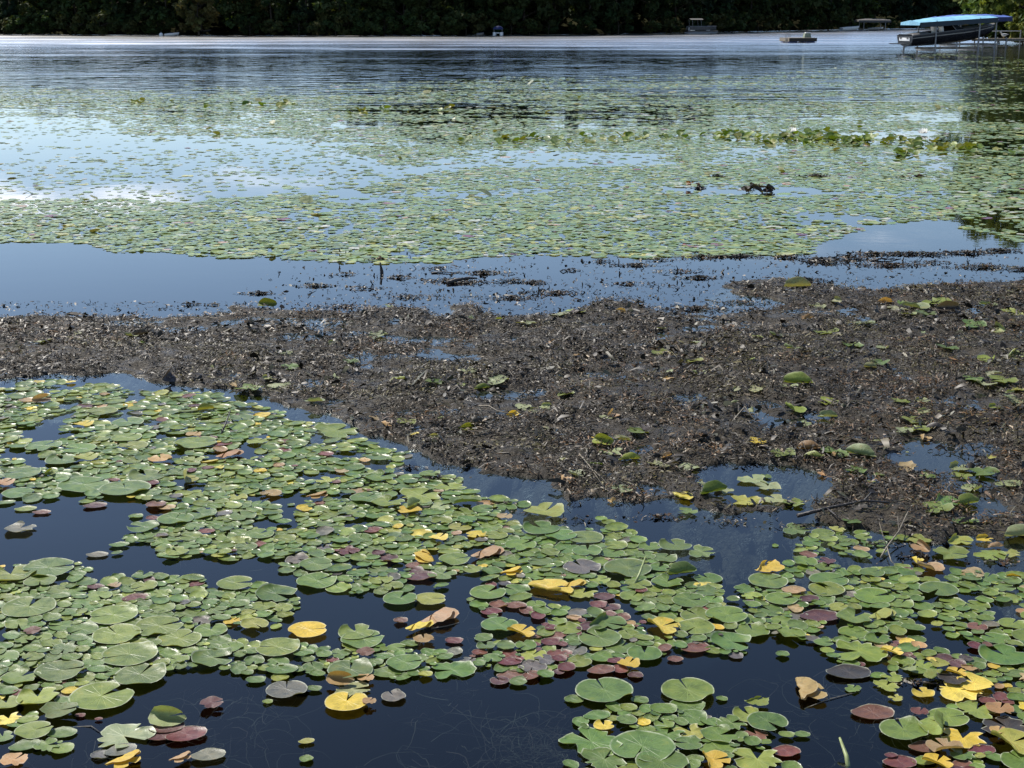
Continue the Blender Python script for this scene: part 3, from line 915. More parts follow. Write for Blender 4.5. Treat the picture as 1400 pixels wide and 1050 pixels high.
def pontoon(px, D, L, rz, label, top=True):
    p = at(px, 44, D)
    root = empty('pontoon_boat', (p.x, D, 0), rz)
    for y in (-.8, .8): MB().tube([(-L / 2 - .1, y, .2), (-L / 2 + .3, y, .15), (L / 2 - .5, y, .15), (L / 2, y, .3)], [.12, .27, .27, .08], 10).build('pontoon', M_ALU, root, smooth=True)
    MB().box((0, 0, .46), (L, 2.1, .08)).build('deck', M_STRIPE, root)
    for y in (-1.03, 1.03):
        MB().box((-.1, y, .82), (L * .86, .03, .42)).build('side_panel', M_SHADE, root)
        MB().tube([(-L * .45, y, 1.08), (L * .4, y, 1.08)], .025, 5).build('rail', M_ALU, root)
    MB().box((-L * .3, 0, .72), (.5, 1.8, .45)).build('bench', M_WHITE, root)
    if top:
        for x in (-L * .32, L * .05):
            for y in (-1, 1): MB().tube([(x, y, 1.05), (x - .1, y, 1.95)], .025, 5).build('top_pole', M_ALU, root)
        MB().loft([[(x, y, 1.95 + .16 * (1 - (y / 1.1) ** 2)) for y in (-1.1, -.6, 0, .6, 1.1)] for x in (-L * .42, -.2, L * .12)], closed=False, caps=False).build('bimini_top', M_SHADE, root, smooth=True)
    return tag(root, label, 'boat')


pontoon(955, 203, 3.2, R(6), 'grey pontoon boat with arched top at the shaded shore')
pontoon(973, 206, 1.6, R(-8), 'low grey pontoon boat beside the one with arched top', top=False)
pl = at(1184, 36, 243)
boat_lift((pl.x - 2.6, 243, 0), R(3), 0, 5.2, 2.6, 1.7, M_SHADE, M_SHADE, 'grey canopied boat lift at the far end of the lake', 'canopied boat lifts by the shore')

# ================================================================== LEAF SHAPES
def leaf_template(seed, seg=22, rings=4, notch=0.16, rim=0.03, wave=0.02, oval=1.0, ragged=0.02, curl=0.0, fold=None, cup=0.0, tears=0, flips=0):
    """a unit lily leaf: rows of points from the stalk to the rim, an open slit (notch, half angle) towards +X; returns verts, quads, uvs"""
    r = np.random.default_rng(seed)
    closed = notch <= 0
    n = seg if closed else seg + 1
    th = np.linspace(0, 2 * np.pi, seg, endpoint=False) if closed else np.linspace(notch, 2 * np.pi - notch, n)
    rad = np.ones(n)
    for k in (2, 3, 5):
        rad += ragged * r.normal() / k * 2 * np.cos(k * th + r.random() * 6.28)
    rad += ragged * 0.5 * r.normal(size=n)
    if not closed:                                                 # rounded lobes beside the slit
        e = np.minimum(th - notch, 2 * np.pi - notch - th)
        rad *= 1 - 0.13 * np.exp(-(e / 0.16) ** 2)
    for _ in range(tears):
        k = r.integers(3, n - 3); rad[k] *= r.uniform(.62, .8); rad[k - 1] *= r.uniform(.85, .95)
    ts = np.linspace(0, 1, rings + 1)[1:] ** 0.72
    ts[-1] = 1.0
    if rings >= 3: ts[-2] = 0.90
    ph = r.random(4) * 6.28
    flips_at = [(r.random() * 6.28, r.uniform(.06, .20), r.uniform(.18, .5)) for _ in range(flips)]
    V, U = [(0, 0, 0)], [(0.5, 0.5)]
    for t in ts:
        rr = rad * t
        x, y = np.cos(th) * rr * oval, np.sin(th) * rr
        z = wave * t ** 2 * (np.sin(3 * th + ph[0]) + 0.6 * np.sin(5 * th + ph[1])) + cup * t * t
        for q in flips_at:
            z = z + q[1] * t ** 7 * np.exp(-((((th - q[0] + np.pi) % (2 * np.pi)) - np.pi) / q[2]) ** 2)
        if t == 1.0: z = z + rim * (0.75 + 0.5 * np.sin(2 * th + ph[2]))
        V += list(zip(x, y, z)); U += list(zip(0.5 + 0.5 * np.cos(th) * t, 0.5 + 0.5 * np.sin(th) * t))
    V = np.array(V, float); U = np.array(U)
    if curl:
        a = r.random() * 3.14
        w = V[:, 0] * np.cos(a) + V[:, 1] * np.sin(a)
        V[:, 2] += curl * w * w
    if fold:
        a, off, ang, rad_ = fold                                   # direction, where the fold starts, how far it turns, its radius
        c, s_ = np.cos(a), np.sin(a)
        w = V[:, 0] * c + V[:, 1] * s_; u = -V[:, 0] * s_ + V[:, 1] * c; z = V[:, 2].copy()
        d = np.maximum(0, w - off); arc = rad_ * ang
        phi = np.minimum(d / rad_, ang)
        rest = np.maximum(0, d - arc)
        w2 = np.where(d > 0, off + np.sin(phi) * (rad_ - z) + rest * np.cos(ang), w)
        z2 = np.where(d > 0, rad_ - np.cos(phi) * (rad_ - z) + rest * np.sin(ang), z)
        V = np.stack([w2 * c - u * s_, w2 * s_ + u * c, z2], 1)
    F = []
    m = n if closed else n - 1
    for k in range(m):
        a_, b_ = 1 + k, 1 + (k + 1) % n
        F.append((0, a_, b_, b_))
    for q in range(rings - 1):
        for k in range(m):
            o = 1 + q * n
            F.append((o + k, o + n + k, o + n + (k + 1) % n, o + (k + 1) % n))
    return V, F, U


def leaf_mesh(name, tpl, mat, flat=1.0):
    V, F, U = tpl
    V = V * np.array([1, 1, flat])
    me = bpy.data.meshes.new(name)
    F2 = [f[:3] if f[2] == f[3] else f for f in F]
    me.from_pydata([tuple(v) for v in V], [], F2)
    uv = me.uv_layers.new(name='leaf')
    flat = [i for f in F2 for i in f]
    uv.data.foreach_set('uv', np.asarray(U, np.float32)[flat].ravel())
    for p in me.polygons: p.use_smooth = True
    me.materials.append(mat)
    me.update()
    return me


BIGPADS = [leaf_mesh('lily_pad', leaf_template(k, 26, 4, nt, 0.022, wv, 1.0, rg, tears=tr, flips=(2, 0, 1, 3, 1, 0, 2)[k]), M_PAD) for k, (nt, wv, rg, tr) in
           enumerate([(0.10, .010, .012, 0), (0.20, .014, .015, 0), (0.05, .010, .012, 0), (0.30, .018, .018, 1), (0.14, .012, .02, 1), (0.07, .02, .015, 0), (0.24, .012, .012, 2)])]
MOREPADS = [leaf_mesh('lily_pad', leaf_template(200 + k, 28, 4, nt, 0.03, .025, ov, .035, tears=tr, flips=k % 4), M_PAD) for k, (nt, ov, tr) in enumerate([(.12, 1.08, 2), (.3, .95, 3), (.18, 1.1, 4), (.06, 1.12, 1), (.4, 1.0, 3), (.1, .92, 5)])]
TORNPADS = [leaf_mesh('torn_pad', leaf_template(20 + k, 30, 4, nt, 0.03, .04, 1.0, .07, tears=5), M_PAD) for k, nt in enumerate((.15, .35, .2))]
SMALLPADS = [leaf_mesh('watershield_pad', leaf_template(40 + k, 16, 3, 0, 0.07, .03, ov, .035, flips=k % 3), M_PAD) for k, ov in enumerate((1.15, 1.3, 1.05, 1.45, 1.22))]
# leaves that have dried, folded or rolled up
FOLDED = [leaf_mesh('folded_leaf', leaf_template(60 + k, 26, 5, .15, .05, wv, 1.0, .06, cu, fo, tears=2), M_DRY, .34) for k, (wv, cu, fo) in enumerate([
    (.05, 0, (2.2, 0.0, 2.6, .10)), (.06, .25, (0.8, .15, 1.5, .18)), (.10, 0, (4.0, .25, 2.0, .12)), (.07, .45, None), (.12, .15, (3.0, .1, 1.1, .25)), (.08, 0, (5.4, -.1, 2.9, .08)), (.16, .2, None), (.06, .7, None)])]
ROLLED = [leaf_mesh('rolled_leaf', leaf_template(80 + k, 26, 6, .1, .03, .03, 1.0, .04, 0, (a, -.25, 2.0, .34)), M_DRY, .75) for k, a in enumerate((1.2, 2.9, 4.6))]
CUPPED = leaf_mesh('cupped_leaf', leaf_template(90, 28, 6, .06, .06, .06, 1.0, .03, 0, (4.7, -.35, 2.3, .38)), M_DRY, .7)
MUDLEAF = [leaf_mesh('stranded_leaf', leaf_template(120 + k, 24, 4, .2, .06, wv, 1.0, .09, cu, fo, tears=4), M_DRY, .62) for k, (wv, cu, fo) in enumerate([
    (.10, .1, None), (.08, 0, (1.0, .3, 1.3, .15)), (.14, .2, None), (.09, -.15, None), (.07, .1, (3.6, .1, 1.9, .14)), (.12, -.25, (5.0, .35, 1.2, .2))])]

GREEN = [(0.118, 0.182, 0.034), (0.096, 0.160, 0.032), (0.142, 0.194, 0.036), (0.106, 0.176, 0.040), (0.160, 0.202, 0.036), (0.112, 0.164, 0.044)]
YGREEN = [(0.23, 0.27, 0.05), (0.28, 0.29, 0.06), (0.20, 0.25, 0.05)]
YELLOW = [(0.62, 0.46, 0.05), (0.52, 0.38, 0.05), (0.62, 0.50, 0.09)]
ORANGE = [(0.42, 0.27, 0.11), (0.34, 0.21, 0.09), (0.38, 0.27, 0.14)]
REDS = [(0.12, 0.034, 0.034), (0.15, 0.05, 0.04), (0.10, 0.042, 0.042), (0.16, 0.075, 0.05)]
DULL = [(0.13, 0.12, 0.10), (0.16, 0.15, 0.11), (0.11, 0.10, 0.095)]
PAL = dict(g=GREEN, yg=YGREEN, y=YELLOW, o=ORANGE, r=REDS, d=DULL, k=[(0.05, 0.042, 0.035), (0.07, 0.055, 0.05)], p=[(0.28, 0.31, 0.15), (0.24, 0.28, 0.13)])
rp_ = random.Random(21)


def jitter(c, j=0.12):
    k = rp_.uniform(1 - j, 1 + j)
    return (max(0, c[0] * k * rp_.uniform(.93, 1.07)), max(0, c[1] * k * rp_.uniform(.95, 1.05)), max(0, c[2] * k * rp_.uniform(.9, 1.1)), 1)


PLACED = []                                                        # x, y, radius of everything afloat so far


def put(name, mesh, x, y, z, r, rz, color, tilt=(0, 0), sx=1.0):
    o = link(name, mesh)
    o.location = (x, y, z)
    o.rotation_euler = (tilt[0], tilt[1], rz)
    o.scale = (r * sx, r, r)
    o.color = color
    return o


# ---- the leaves one can point at: photograph x, y, width in pixels, colour, shape, label (None: named after its neighbours), turn
HERO = [
    (28, 725, 41, 'd', 'big', 'lone grey-brown pad on open water below the mud', 1.2), (67, 780, 72, 'g', 'big', None, .3), (15, 788, 68, 'g', 'big', None, 2), (55, 798, 44, 'g', 'big', None, 5),
    (40, 833, 73, 'g', 'big1', 'broad green pad with its open notch pointing at the mud', 1.5), (155, 845, 67, 'g', 'big2', None, 3.4), (160, 871, 66, 'yg', 'big2', 'yellowish green pad amid the crowded rounded pads', 2.2), (113, 864, 43, 'g', 'big', None, 4), (217, 860, 68, 'g', 'big', None, 0.5),
    (245, 877, 61, 'g', 'big2', None, 1), (288, 863, 46, 'g', 'big1', None, 1.6), (177, 900, 77, 'g', 'big2', None, 3.5), (83, 920, 70, 'g', 'big0', None, .4), (29, 929, 52, 'g', 'big3', None, 1.0), (192, 927, 71, 'g', 'big0', 'green pad with a scrap of orange leaf lying on it', 1.3),
    (139, 957, 87, 'g', 'big1', 'largest green pad at the edge of the crowd, notch to the open water', .9), (292, 903, 60, 'g', 'big3', None, .1), (380, 889, 61, 'g', 'big2', None, 3), (378, 815, 60, 'g', 'big3', None, -.5), (322, 801, 51, 'g', 'big1', None, .2),
    (52, 958, 58, 'yg', 'big3', 'yellow-green notched pad beside the largest green pad', 1.9), (9, 965, 45, 'yg', 'big', None, 2), (12, 985, 34, 'y', 'torn', 'torn yellow leaf at the edge of the photo below two yellow-green pads', 2), (47, 1002, 53, 'g', 'big0', None, .6), (170, 1010, 76, 'p', 'torn1', 'pale torn pad alone on dark water with a deep gash', 5.6), (4, 1009, 30, 'g', 'big', None, 2),
    (392, 947, 57, 'd', 'big2', 'dark grey purple pad lying apart on black water', 1.7), (195, 724, 46, 'g', 'big', None, 3), (268, 608, 60, 'g', 'big2', None, .3), (171, 671, 70, 'g', 'big2', None, 1.9), (114, 665, 70, 'g', 'big', None, .6), (175, 579, 45, 'g', 'big', None, 2), (173, 601, 42, 'g', 'big', None, 1), (140, 564, 42, 'g', 'big', None, 4),
    (330, 574, 33, 'g', 'big', None, 5), (200, 653, 50, 'g', 'big', None, 2.2), (108, 615, 47, 'g', 'big', None, 3.1), (60, 612, 50, 'g', 'big', None, 1.1), (182, 612, 40, 'g', 'big', None, 4), (85, 631, 46, 'g', 'big', None, 2), (30, 650, 52, 'g', 'big', None, 3), (290, 648, 34, 'g', 'big', None, 1), (25, 676, 44, 'g', 'big', None, 0),
    (330, 708, 42, 'g', 'big', None, 2), (355, 733, 40, 'g', 'big', None, 1), (240, 713, 50, 'g', 'big2', None, 1.5), (275, 705, 44, 'g', 'big', None, 2.5),
    (421, 865, 54, 'y', 'big2', 'bright yellow round pad among green ones', .2), (496, 877, 61, 'g', 'big0', None, .5), (487, 868, 50, 'g', 'big', None, 2), (479, 920, 63, 'g', 'big0', None, 1.6), (554, 910, 53, 'g', 'big0', None, .3), (619, 918, 60, 'g', 'torn', 'green pad with a frayed edge by open water', 3.3),
    (474, 964, 60, 'y', 'big1', 'big golden yellow pad on the black water', 1.4), (482, 945, 52, 'p', 'torn', 'pale green torn pad tucked behind the golden yellow pad', .3), (538, 955, 34, 'd', 'big', 'olive brown pad beside the golden yellow pad', 2), (490, 884, 46, 'yg', 'torn2', 'tattered yellow-green leaf lying across green pads', 2.6),
    (547, 822, 47, 'g', 'big1', None, 1.2), (588, 822, 45, 'yg', 'big2', 'yellow-green pad paired with a green one over dark water', .1), (433, 797, 56, 'g', 'big0', None, .8), (463, 805, 37, 'yg', 'big2', None, 2), (432, 775, 47, 'g', 'big2', None, .2), (622, 768, 45, 'g', 'big0', None, .4), (605, 787, 40, 'g', 'big', None, 1), (667, 814, 50, 'g', 'big1', None, .9), (705, 808, 40, 'g', 'big', None, 2.6),
    (697, 784, 34, 'y', 'fold0', 'yellow pad with a curled brown rim behind purple pads', .2), (590, 764, 44, 'y', 'fold5', 'yellow rolled leaf strip in the crowded green raft', 1.2), (658, 757, 50, 'o', 'fold5', 'orange wedge of folded leaf in the green raft', 3.4), (432, 681, 32, 'o', 'fold0', 'small orange folded leaf among tiny pads', .2), (560, 702, 30, 'y', 'fold3', 'ochre curled leaf in the middle of the raft', 2),
    (697, 908, 28, 'r', 'small3', 'bright red oval pad on black water', .2), (701, 926, 36, 'r', 'small3', None, .1), (683, 933, 27, 'r', 'big', 'purple round pad with pale rim, last of its cluster', 2), (621, 878, 24, 'r', 'small', 'lone reddish round pad on dark water', 0), (580, 878, 26, 'o', 'fold6', 'orange crumpled leaf floating free on dark water', 1.8), (548, 851, 22, 'r', 'small', None, 0),
    (590, 846, 60, 'o', 'fold5', 'brown-orange folded leaf half sunk in dark water', 3.5), (568, 858, 40, 'y', 'fold5', 'thin yellow leaf edge beside the brown-orange folded leaf', 3.3),
    (672, 838, 27, 'r', 'small', None, .4), (705, 830, 27, 'r', 'small', None, .1), (720, 836, 24, 'r', 'small', None, 2), (682, 828, 30, 'r', 'small', None, 1), (683, 857, 52, 'g', 'big', None, 1), (661, 873, 26, 'g', 'big', None, 3), (712, 868, 40, 'y', 'fold4', 'mottled yellow leaf beside the purple pad cluster', 1),
    (728, 898, 42, 'yg', 'torn', None, 1), (745, 905, 30, 'd', 'torn', None, 2), (767, 735, 44, 'g', 'big', None, .4), (740, 726, 52, 'g', 'big', None, 2.2), (708, 769, 36, 'g', 'big', None, 1), (739, 770, 34, 'g', 'big', None, 3), (803, 757, 42, 'g', 'big', None, 1.5), (836, 758, 36, 'g', 'big', None, .8), (712, 748, 44, 'g', 'big', None, .8), (775, 752, 40, 'g', 'big', None, 4),
    (800, 738, 50, 'g', 'big', None, 3.3), (858, 780, 66, 'g', 'big2', 'wide green pad with a dark stalk rising behind it', .5), (795, 778, 52, 'd', 'big', 'dull dark pad sunk just under the water amid green ones', 2), (820, 794, 30, 'yg', 'big', None, .5), (923, 749, 46, 'g', 'big', None, 2), (959, 757, 40, 'g', 'torn', None, .2), (908, 765, 36, 'g', 'big', None, 1),
    (968, 792, 40, 'g', 'big', None, 2), (934, 791, 38, 'g', 'cup', 'raised green leaf curling over its own shadow', .3), (912, 800, 44, 'g', 'big', None, 1), (944, 824, 52, 'g', 'big1', None, .3), (973, 823, 32, 'g', 'big', None, 1), (953, 845, 47, 'g', 'big0', None, 2.1), (993, 845, 58, 'g', 'big2', None, .3), (951, 861, 52, 'g', 'big0', None, 4), (1028, 865, 48, 'g', 'big0', None, 1.6), (1000, 881, 59, 'g', 'big3', None, 5.9),
    (905, 861, 50, 'y', 'fold4', 'crumpled bright yellow leaf on the green pads', .6), (820, 875, 60, 'g', 'big0', None, 2.4), (850, 886, 46, 'g', 'big', None, 1), (881, 897, 49, 'g', 'big1', None, 1.5), (881, 882, 21, 'g', 'small', None, 0), (753, 808, 56, 'y', 'fold2', 'limp yellow leaf sprawled over green pads', .2), (797, 813, 40, 'yg', 'torn', 'pointed yellow-green leaf above the purple pads', 1), (780, 801, 34, 'y', 'fold5', 'thin yellow leaf tip reaching over green pads', 3.2),
    (828, 856, 50, 'g', 'fold4', 'folded green leaf with a pale pointed tip', 5.9), (826, 818, 30, 'r', 'small', None, .3), (818, 829, 28, 'r', 'small', None, 2), (835, 832, 26, 'r', 'small', None, .4), (805, 860, 30, 'r', 'small3', 'bright maroon pad between two green ones', .5), (755, 880, 30, 'r', 'small', None, .4), (765, 896, 34, 'r', 'small', None, .2), (785, 891, 36, 'd', 'big', None, 1), (825, 900, 38, 'g', 'small', None, 1), (848, 848, 30, 'r', 'small', None, 1),
    (822, 919, 32, 'r', 'small3', None, .3), (848, 918, 24, 'r', 'small', None, 2), (869, 925, 24, 'r', 'small', None, .2), (860, 912, 28, 'y', 'fold3', 'scrap of yellow leaf over a small red cluster', 1), (951, 889, 34, 'r', 'small3', None, .4), (923, 903, 22, 'r', 'small', None, .4),
    (826, 948, 80, 'g', 'big2', 'large lone green pad afloat on the dark channel', 1.8), (940, 948, 73, 'g', 'big2', 'large green pad with frayed debris along its near edge', 1.8), (785, 958, 30, 'g', 'small', None, 0), (875, 959, 27, 'g', 'small2', None, 0), (816, 980, 31, 'g', 'small', None, .3), (838, 984, 18, 'g', 'small', None, 0), (907, 972, 36, 'g', 'small', None, .2), (908, 993, 29, 'g', 'big', None, 2), (872, 977, 21, 'g', 'small', None, .2), (946, 983, 42, 'g', 'big', None, 3), (940, 967, 46, 'g', 'small', None, 0), (890, 984, 24, 'g', 'small', None, 1),
    (1070, 897, 21, 'g', 'small', None, .2), (987, 957, 18, 'g', 'small', None, -.2), (808, 1016, 84, 'g', 'torn', 'big ragged green pad beside a larger overlapping one', 2.2), (878, 1026, 90, 'g', 'big5', 'huge green pad overlapping the ragged one', 4.4), (826, 1042, 64, 'g', 'torn2', None, 1), (905, 1047, 74, 'g', 'big', None, 2), (984, 1008, 52, 'g', 'big', None, .4), (941, 1020, 40, 'g', 'big', None, 3), (982, 1026, 44, 'g', 'small', None, .3), (912, 1007, 48, 'g', 'torn', None, 1), (945, 1003, 44, 'yg', 'torn1', None, 2),
    (1000, 992, 42, 'g', 'torn', None, .4), (1049, 992, 56, 'g', 'big1', 'round green pad whose notch faces away from the crowd', 5.3), (1024, 980, 46, 'yg', 'big', None, 2), (1075, 1008, 21, 'g', 'small', None, 0), (1096, 1007, 19, 'g', 'small', None, 0), (1035, 964, 30, 'yg', 'fold1', 'yellow-green leaf with a curled orange tip standing up', 1), (1034, 1006, 34, 'r', 'torn1', 'brown torn leaf tucked under round green pads', 2), (1075, 1030, 36, 'r', 'small', None, .3), (975, 1046, 46, 'y', 'fold4', 'yellow crumpled leaf cut by the frame beside green pads', .3), (1035, 1040, 66, 'yg', 'torn1', 'ragged yellow-green pad with a wide open notch', 1.4),
    (1094, 948, 64, 'o', 'fold0', 'tan folded leaf floating alone on the dark water', .9), (1193, 977, 48, 'r', 'small3', 'dark red oval pad alone near a round green one', .05), (1235, 1003, 66, 'g', 'big0', 'round green pad with its notch facing away, beside the cupped leaf', 1.65), (1296, 985, 56, 'g', 'big2', None, .2), (1288, 1001, 52, 'yg', 'cup', 'cupped olive leaf standing up beside the round green pad', 1.3), (1316, 1013, 60, 'y', 'torn1', None, 1.2), (1291, 1029, 46, 'o', 'fold4', 'orange crumpled leaf below the cupped olive leaf', 2), (1316, 1035, 36, 'g', 'torn', None, 1), (1342, 1029, 32, 'r', 'small', None, .3),
    (1264, 1024, 36, 'r', 'small3', None, .1), (1230, 1044, 38, 'r', 'small3', None, .1), (1264, 1042, 28, 'g', 'small', None, .2), (1218, 1036, 16, 'r', 'small', None, .1), (1280, 1048, 40, 'y', 'fold4', None, 1), (1257, 979, 22, 'r', 'fold6', 'small crinkled maroon leaf at the end of a stalk', 1),
    (1291, 902, 30, 'r', 'small3', 'maroon oval pad amid yellow leaf litter', -.3), (1336, 860, 28, 'r', 'big', 'small brick red round pad near green ones', 1), (1173, 893, 74, 'g', 'torn', 'large scalloped green pad at the edge of the dark channel', 3), (1168, 848, 50, 'g', 'big', None, 1), (1167, 866, 42, 'g', 'big2', None, .3), (1200, 876, 38, 'g', 'big3', None, 1.3), (1195, 818, 56, 'g', 'big1', None, .3), (1232, 828, 34, 'g', 'big', None, 1), (1262, 831, 31, 'g', 'big', None, 2), (1283, 810, 54, 'g', 'big', None, 4),
    (1133, 796, 54, 'g', 'big', None, .4), (1130, 809, 50, 'g', 'big1', None, 1.9), (1068, 823, 45, 'g', 'big1', None, .4), (1050, 798, 54, 'g', 'big', None, .5), (1085, 810, 30, 'o', 'small', 'brown pad wedged between green pads', .2), (1012, 847, 40, 'g', 'big', None, 1), (1372, 900, 68, 'g', 'big', None, 2), (1048, 781, 42, 'y', 'fold1', 'yellow leaf curled at both ends behind the green raft', 1.6), (1197, 842, 44, 'yg', 'fold5', 'narrow yellow-green rolled leaf across the pads', 3.3), (1120, 845, 46, 'r', 'small3', None, .2),
    (1312, 947, 66, 'y', 'torn', 'big dull yellow leaf marked with brown cracks', .2), (1332, 940, 44, 'y', 'fold3', None, 2), (1262, 950, 32, 'y', 'big', 'small golden leaf beside the big dull yellow one', 2), (1335, 972, 52, 'yg', 'torn2', 'olive yellow leaf sinking below the big dull yellow one', 1), (1302, 934, 36, 'k', 'fold1', 'dark brown curled leaf on top of the big yellow one', .2), (1307, 926, 28, 'y', 'fold4', None, 1), (1283, 930, 34, 'yg', 'fold5', None, .2), (1367, 975, 34, 'o', 'fold6', None, 1), (1350, 962, 26, 'r', 'small', None, .1),
    (1385, 971, 26, 'g', 'big', 'small green pad with pale rim by the frame edge', 2), (1384, 1022, 66, 'yg', 'fold4', 'glossy lime leaf lifted off the water at the frame edge', .5), (1398, 1046, 60, 'g', 'big', None, 2), (1376, 996, 66, 'k', 'torn', 'big rotten brown leaf at the frame edge', 2), (1365, 1005, 22, 'o', 'fold6', None, 1), (1262, 911, 32, 'yg', 'torn', None, 1), (1284, 913, 24, 'yg', 'fold3', None, 2), (1218, 897, 30, 'y', 'fold4', None, 1), (1334, 907, 28, 'g', 'small', None, .1), (1333, 849, 20, 'g', 'small', None, .2), (1357, 923, 26, 'g', 'torn', None, .2), (1388, 924, 26, 'g', 'small', None, .2), (1377, 940, 16, 'y', 'small', None, .3), (1397, 933, 20, 'o', 'fold0', None, .3),
    (1241, 920, 20, 'p', 'fold1', 'shiny pale wet leaf glinting amid green scraps', 1), (1256, 920, 22, 'g', 'small', None, 0), (1212, 940, 34, 'yg', 'torn2', None, 1), (1220, 929, 30, 'yg', 'torn', None, 2), (1225, 957, 20, 'yg', 'torn1', None, 2), (1166, 943, 24, 'g', 'torn', None, 1), (1200, 926, 20, 'g', 'small', None, .3), (1325, 918, 20, 'o', 'fold1', None, .2), (1320, 905, 18, 'k', 'fold6', None, .2),
    (57, 551, 20, 'o', 'rolled0', 'brown-yellow leaf standing upright among small pads', 1), (253, 659, 28, 'yg', 'rolled1', 'olive curled leaf on the small green pads', .5), (308, 624, 40, 'o', 'fold5', 'orange triangular folded leaf in the pads near the mud', 3.5), (220, 631, 30, 'o', 'fold6', 'brown crumpled leaf scrap among the pads near the mud', 2), (115, 583, 24, 'y', 'fold3', None, 1), (124, 574, 24, 'yg', 'torn', None, 1), (352, 605, 30, 'yg', 'torn', None, 1), (282, 564, 18, 'yg', 'rolled2', None, .4), (265, 597, 20, 'o', 'fold6', None, 1), (6, 664, 26, 'o', 'fold3', None, 1), (118, 629, 30, 'yg', 'fold3', None, 1), (300, 644, 12, 'y', 'fold3', None, 1),
    (67, 652, 14, 'g', 'rolled0', None, 1.6), (460, 590, 66, 'g', 'torn', None, 1), (470, 665, 26, 'g', 'big', None, 1), (567, 697, 26, 'p', 'cup', 'pale green leaf tip standing upright in the raft', 1), (520, 655, 44, 'g', 'big', None, 1), (575, 680, 60, 'yg', 'torn', None, 1), (500, 683, 44, 'g', 'big', None, 1), (615, 668, 40, 'yg', 'torn2', None, 2), (530, 690, 46, 'g', 'big', None, 1), (636, 690, 40, 'g', 'fold4', None, 2), (480, 700, 34, 'g', 'big', None, 1), (600, 695, 34, 'p', 'torn', None, 1), (745, 704, 50, 'yg', 'fold3', 'yellow leaf heap at the mud margin', 1),
    (690, 710, 20, 'o', 'fold6', None, 1), (530, 765, 36, 'r', 'small', None, .4), (510, 727, 26, 'r', 'small', None, .4), (575, 790, 40, 'r', 'small', None, .3), (600, 740, 24, 'y', 'fold3', None, 1), (185, 820, 30, 'r', 'small3', 'dark maroon pad lying among the small green ones', .5), (157, 805, 16, 'o', 'fold3', None, 1), (265, 800, 24, 'r', 'small', None, .3), (107, 870, 14, 'r', 'small', None, .3), (45, 868, 22, 'r', 'fold6', None, .3), (318, 851, 26, 'y', 'torn', None, 1), (290, 967, 30, 'r', 'fold6', 'pink-brown crumpled leaf floating alone on the dark water', .3), (222, 1008, 34, 'r', 'small3', None, .5), (255, 1008, 46, 'r', 'small3', None, .4), (228, 998, 40, 'r', 'small3', None, .2), (165, 1029, 36, 'd', 'small3', None, .5), (138, 1034, 30, 'd', 'small', None, .3),
    (285, 1036, 38, 'd', 'small3', None, .3), (245, 1040, 32, 'o', 'fold0', None, .3), (167, 1043, 50, 'y', 'fold0', None, .3), (20, 1046, 34, 'o', 'fold6', None, 1), (231, 987, 42, 'p', 'rolled0', 'narrow pale rolled leaf above three purple pads', .1), (84, 1004, 34, 'g', 'small3', None, .1), (34, 1022, 34, 'g', 'small', None, .5), (65, 1022, 36, 'g', 'torn', None, .5), (38, 987, 24, 'g', 'small', None, .4), (419, 1040, 22, 'g', 'small2', 'single small green pad on black water near the frame edge', 1), (419, 1016, 18, 'yg', 'small', 'tiny olive pad above the single small green one', .3), (366, 961, 16, 'g', 'small2', None, 0),
    (412, 945, 22, 'g', 'small', None, 0), (430, 944, 20, 'g', 'small', None, 0), (385, 918, 36, 'g', 'small3', None, 0), (383, 928, 28, 'yg', 'small', None, 1), (345, 893, 22, 'g', 'small', None, .2), (350, 932, 26, 'g', 'small', None, .3), (338, 922, 20, 'g', 'small2', None, 0), (412, 705, 24, 'g', 'small', None, 0), (130, 693, 26, 'r', 'small', None, .3), (228, 696, 24, 'o', 'small', None, .3), (186, 707, 22, 'g', 'small', None, .3), (35, 697, 24, 'g', 'small3', None, .1), (57, 702, 20, 'r', 'small3', None, .1), (133, 760, 24, 'd', 'small', None, .1), (163, 747, 22, 'g', 'small', None, .1),
    (135, 985, 10, 'r', 'small', None, .1), (110, 980, 14, 'r', 'small', None, .2), (82, 977, 44, 'g', 'fold3', None, .1), (500, 898, 24, 'r', 'fold6', None, .2), (455, 905, 20, 'r', 'small', None, .1), (530, 921, 38, 'g', 'small3', None, 0), (582, 925, 22, 'yg', 'small2', None, 0), (463, 912, 26, 'g', 'small', None, .2), (513, 908, 22, 'g', 'small', None, .2), (525, 900, 26, 'g', 'small', None, 0), (542, 888, 28, 'g', 'big', None, 0), (560, 882, 28, 'g', 'small', None, .2), (500, 932, 22, 'o', 'fold6', None, 1), (505, 965, 18, 'o', 'fold6', None, 1), (466, 936, 30, 'o', 'rolled0', 'brown rolled leaf lying behind the golden yellow pad', .2), (620, 893, 26, 'd', 'small', None, 1), (640, 906, 26, 'd', 'torn', None, 1),
    (985, 873, 6, 'k', 'fold6', None, 1), (1130, 957, 4, 'o', 'small', None, 0), (1160, 922, 50, 'k', 'small3', 'dark reddish sunken leaf trailing across the channel', .1),
    (1088, 726, 42, 'g', 'torn', None, .2), (1125, 731, 32, 'g', 'big', None, .2), (1110, 744, 34, 'g', 'torn', None, .3), (1150, 738, 26, 'g', 'big', None, .3), (1178, 730, 22, 'g', 'big', None, .4), (1180, 737, 24, 'g', 'big', None, .5), (1145, 726, 22, 'yg', 'torn', None, 1),
]
CAT = dict(g='green', yg='yellow-green', y='yellow', o='orange-brown', r='dark red', d='dull grey', k='rotten brown', p='pale green')
LANDMARKS = []                                                     # (px, py, phrase)
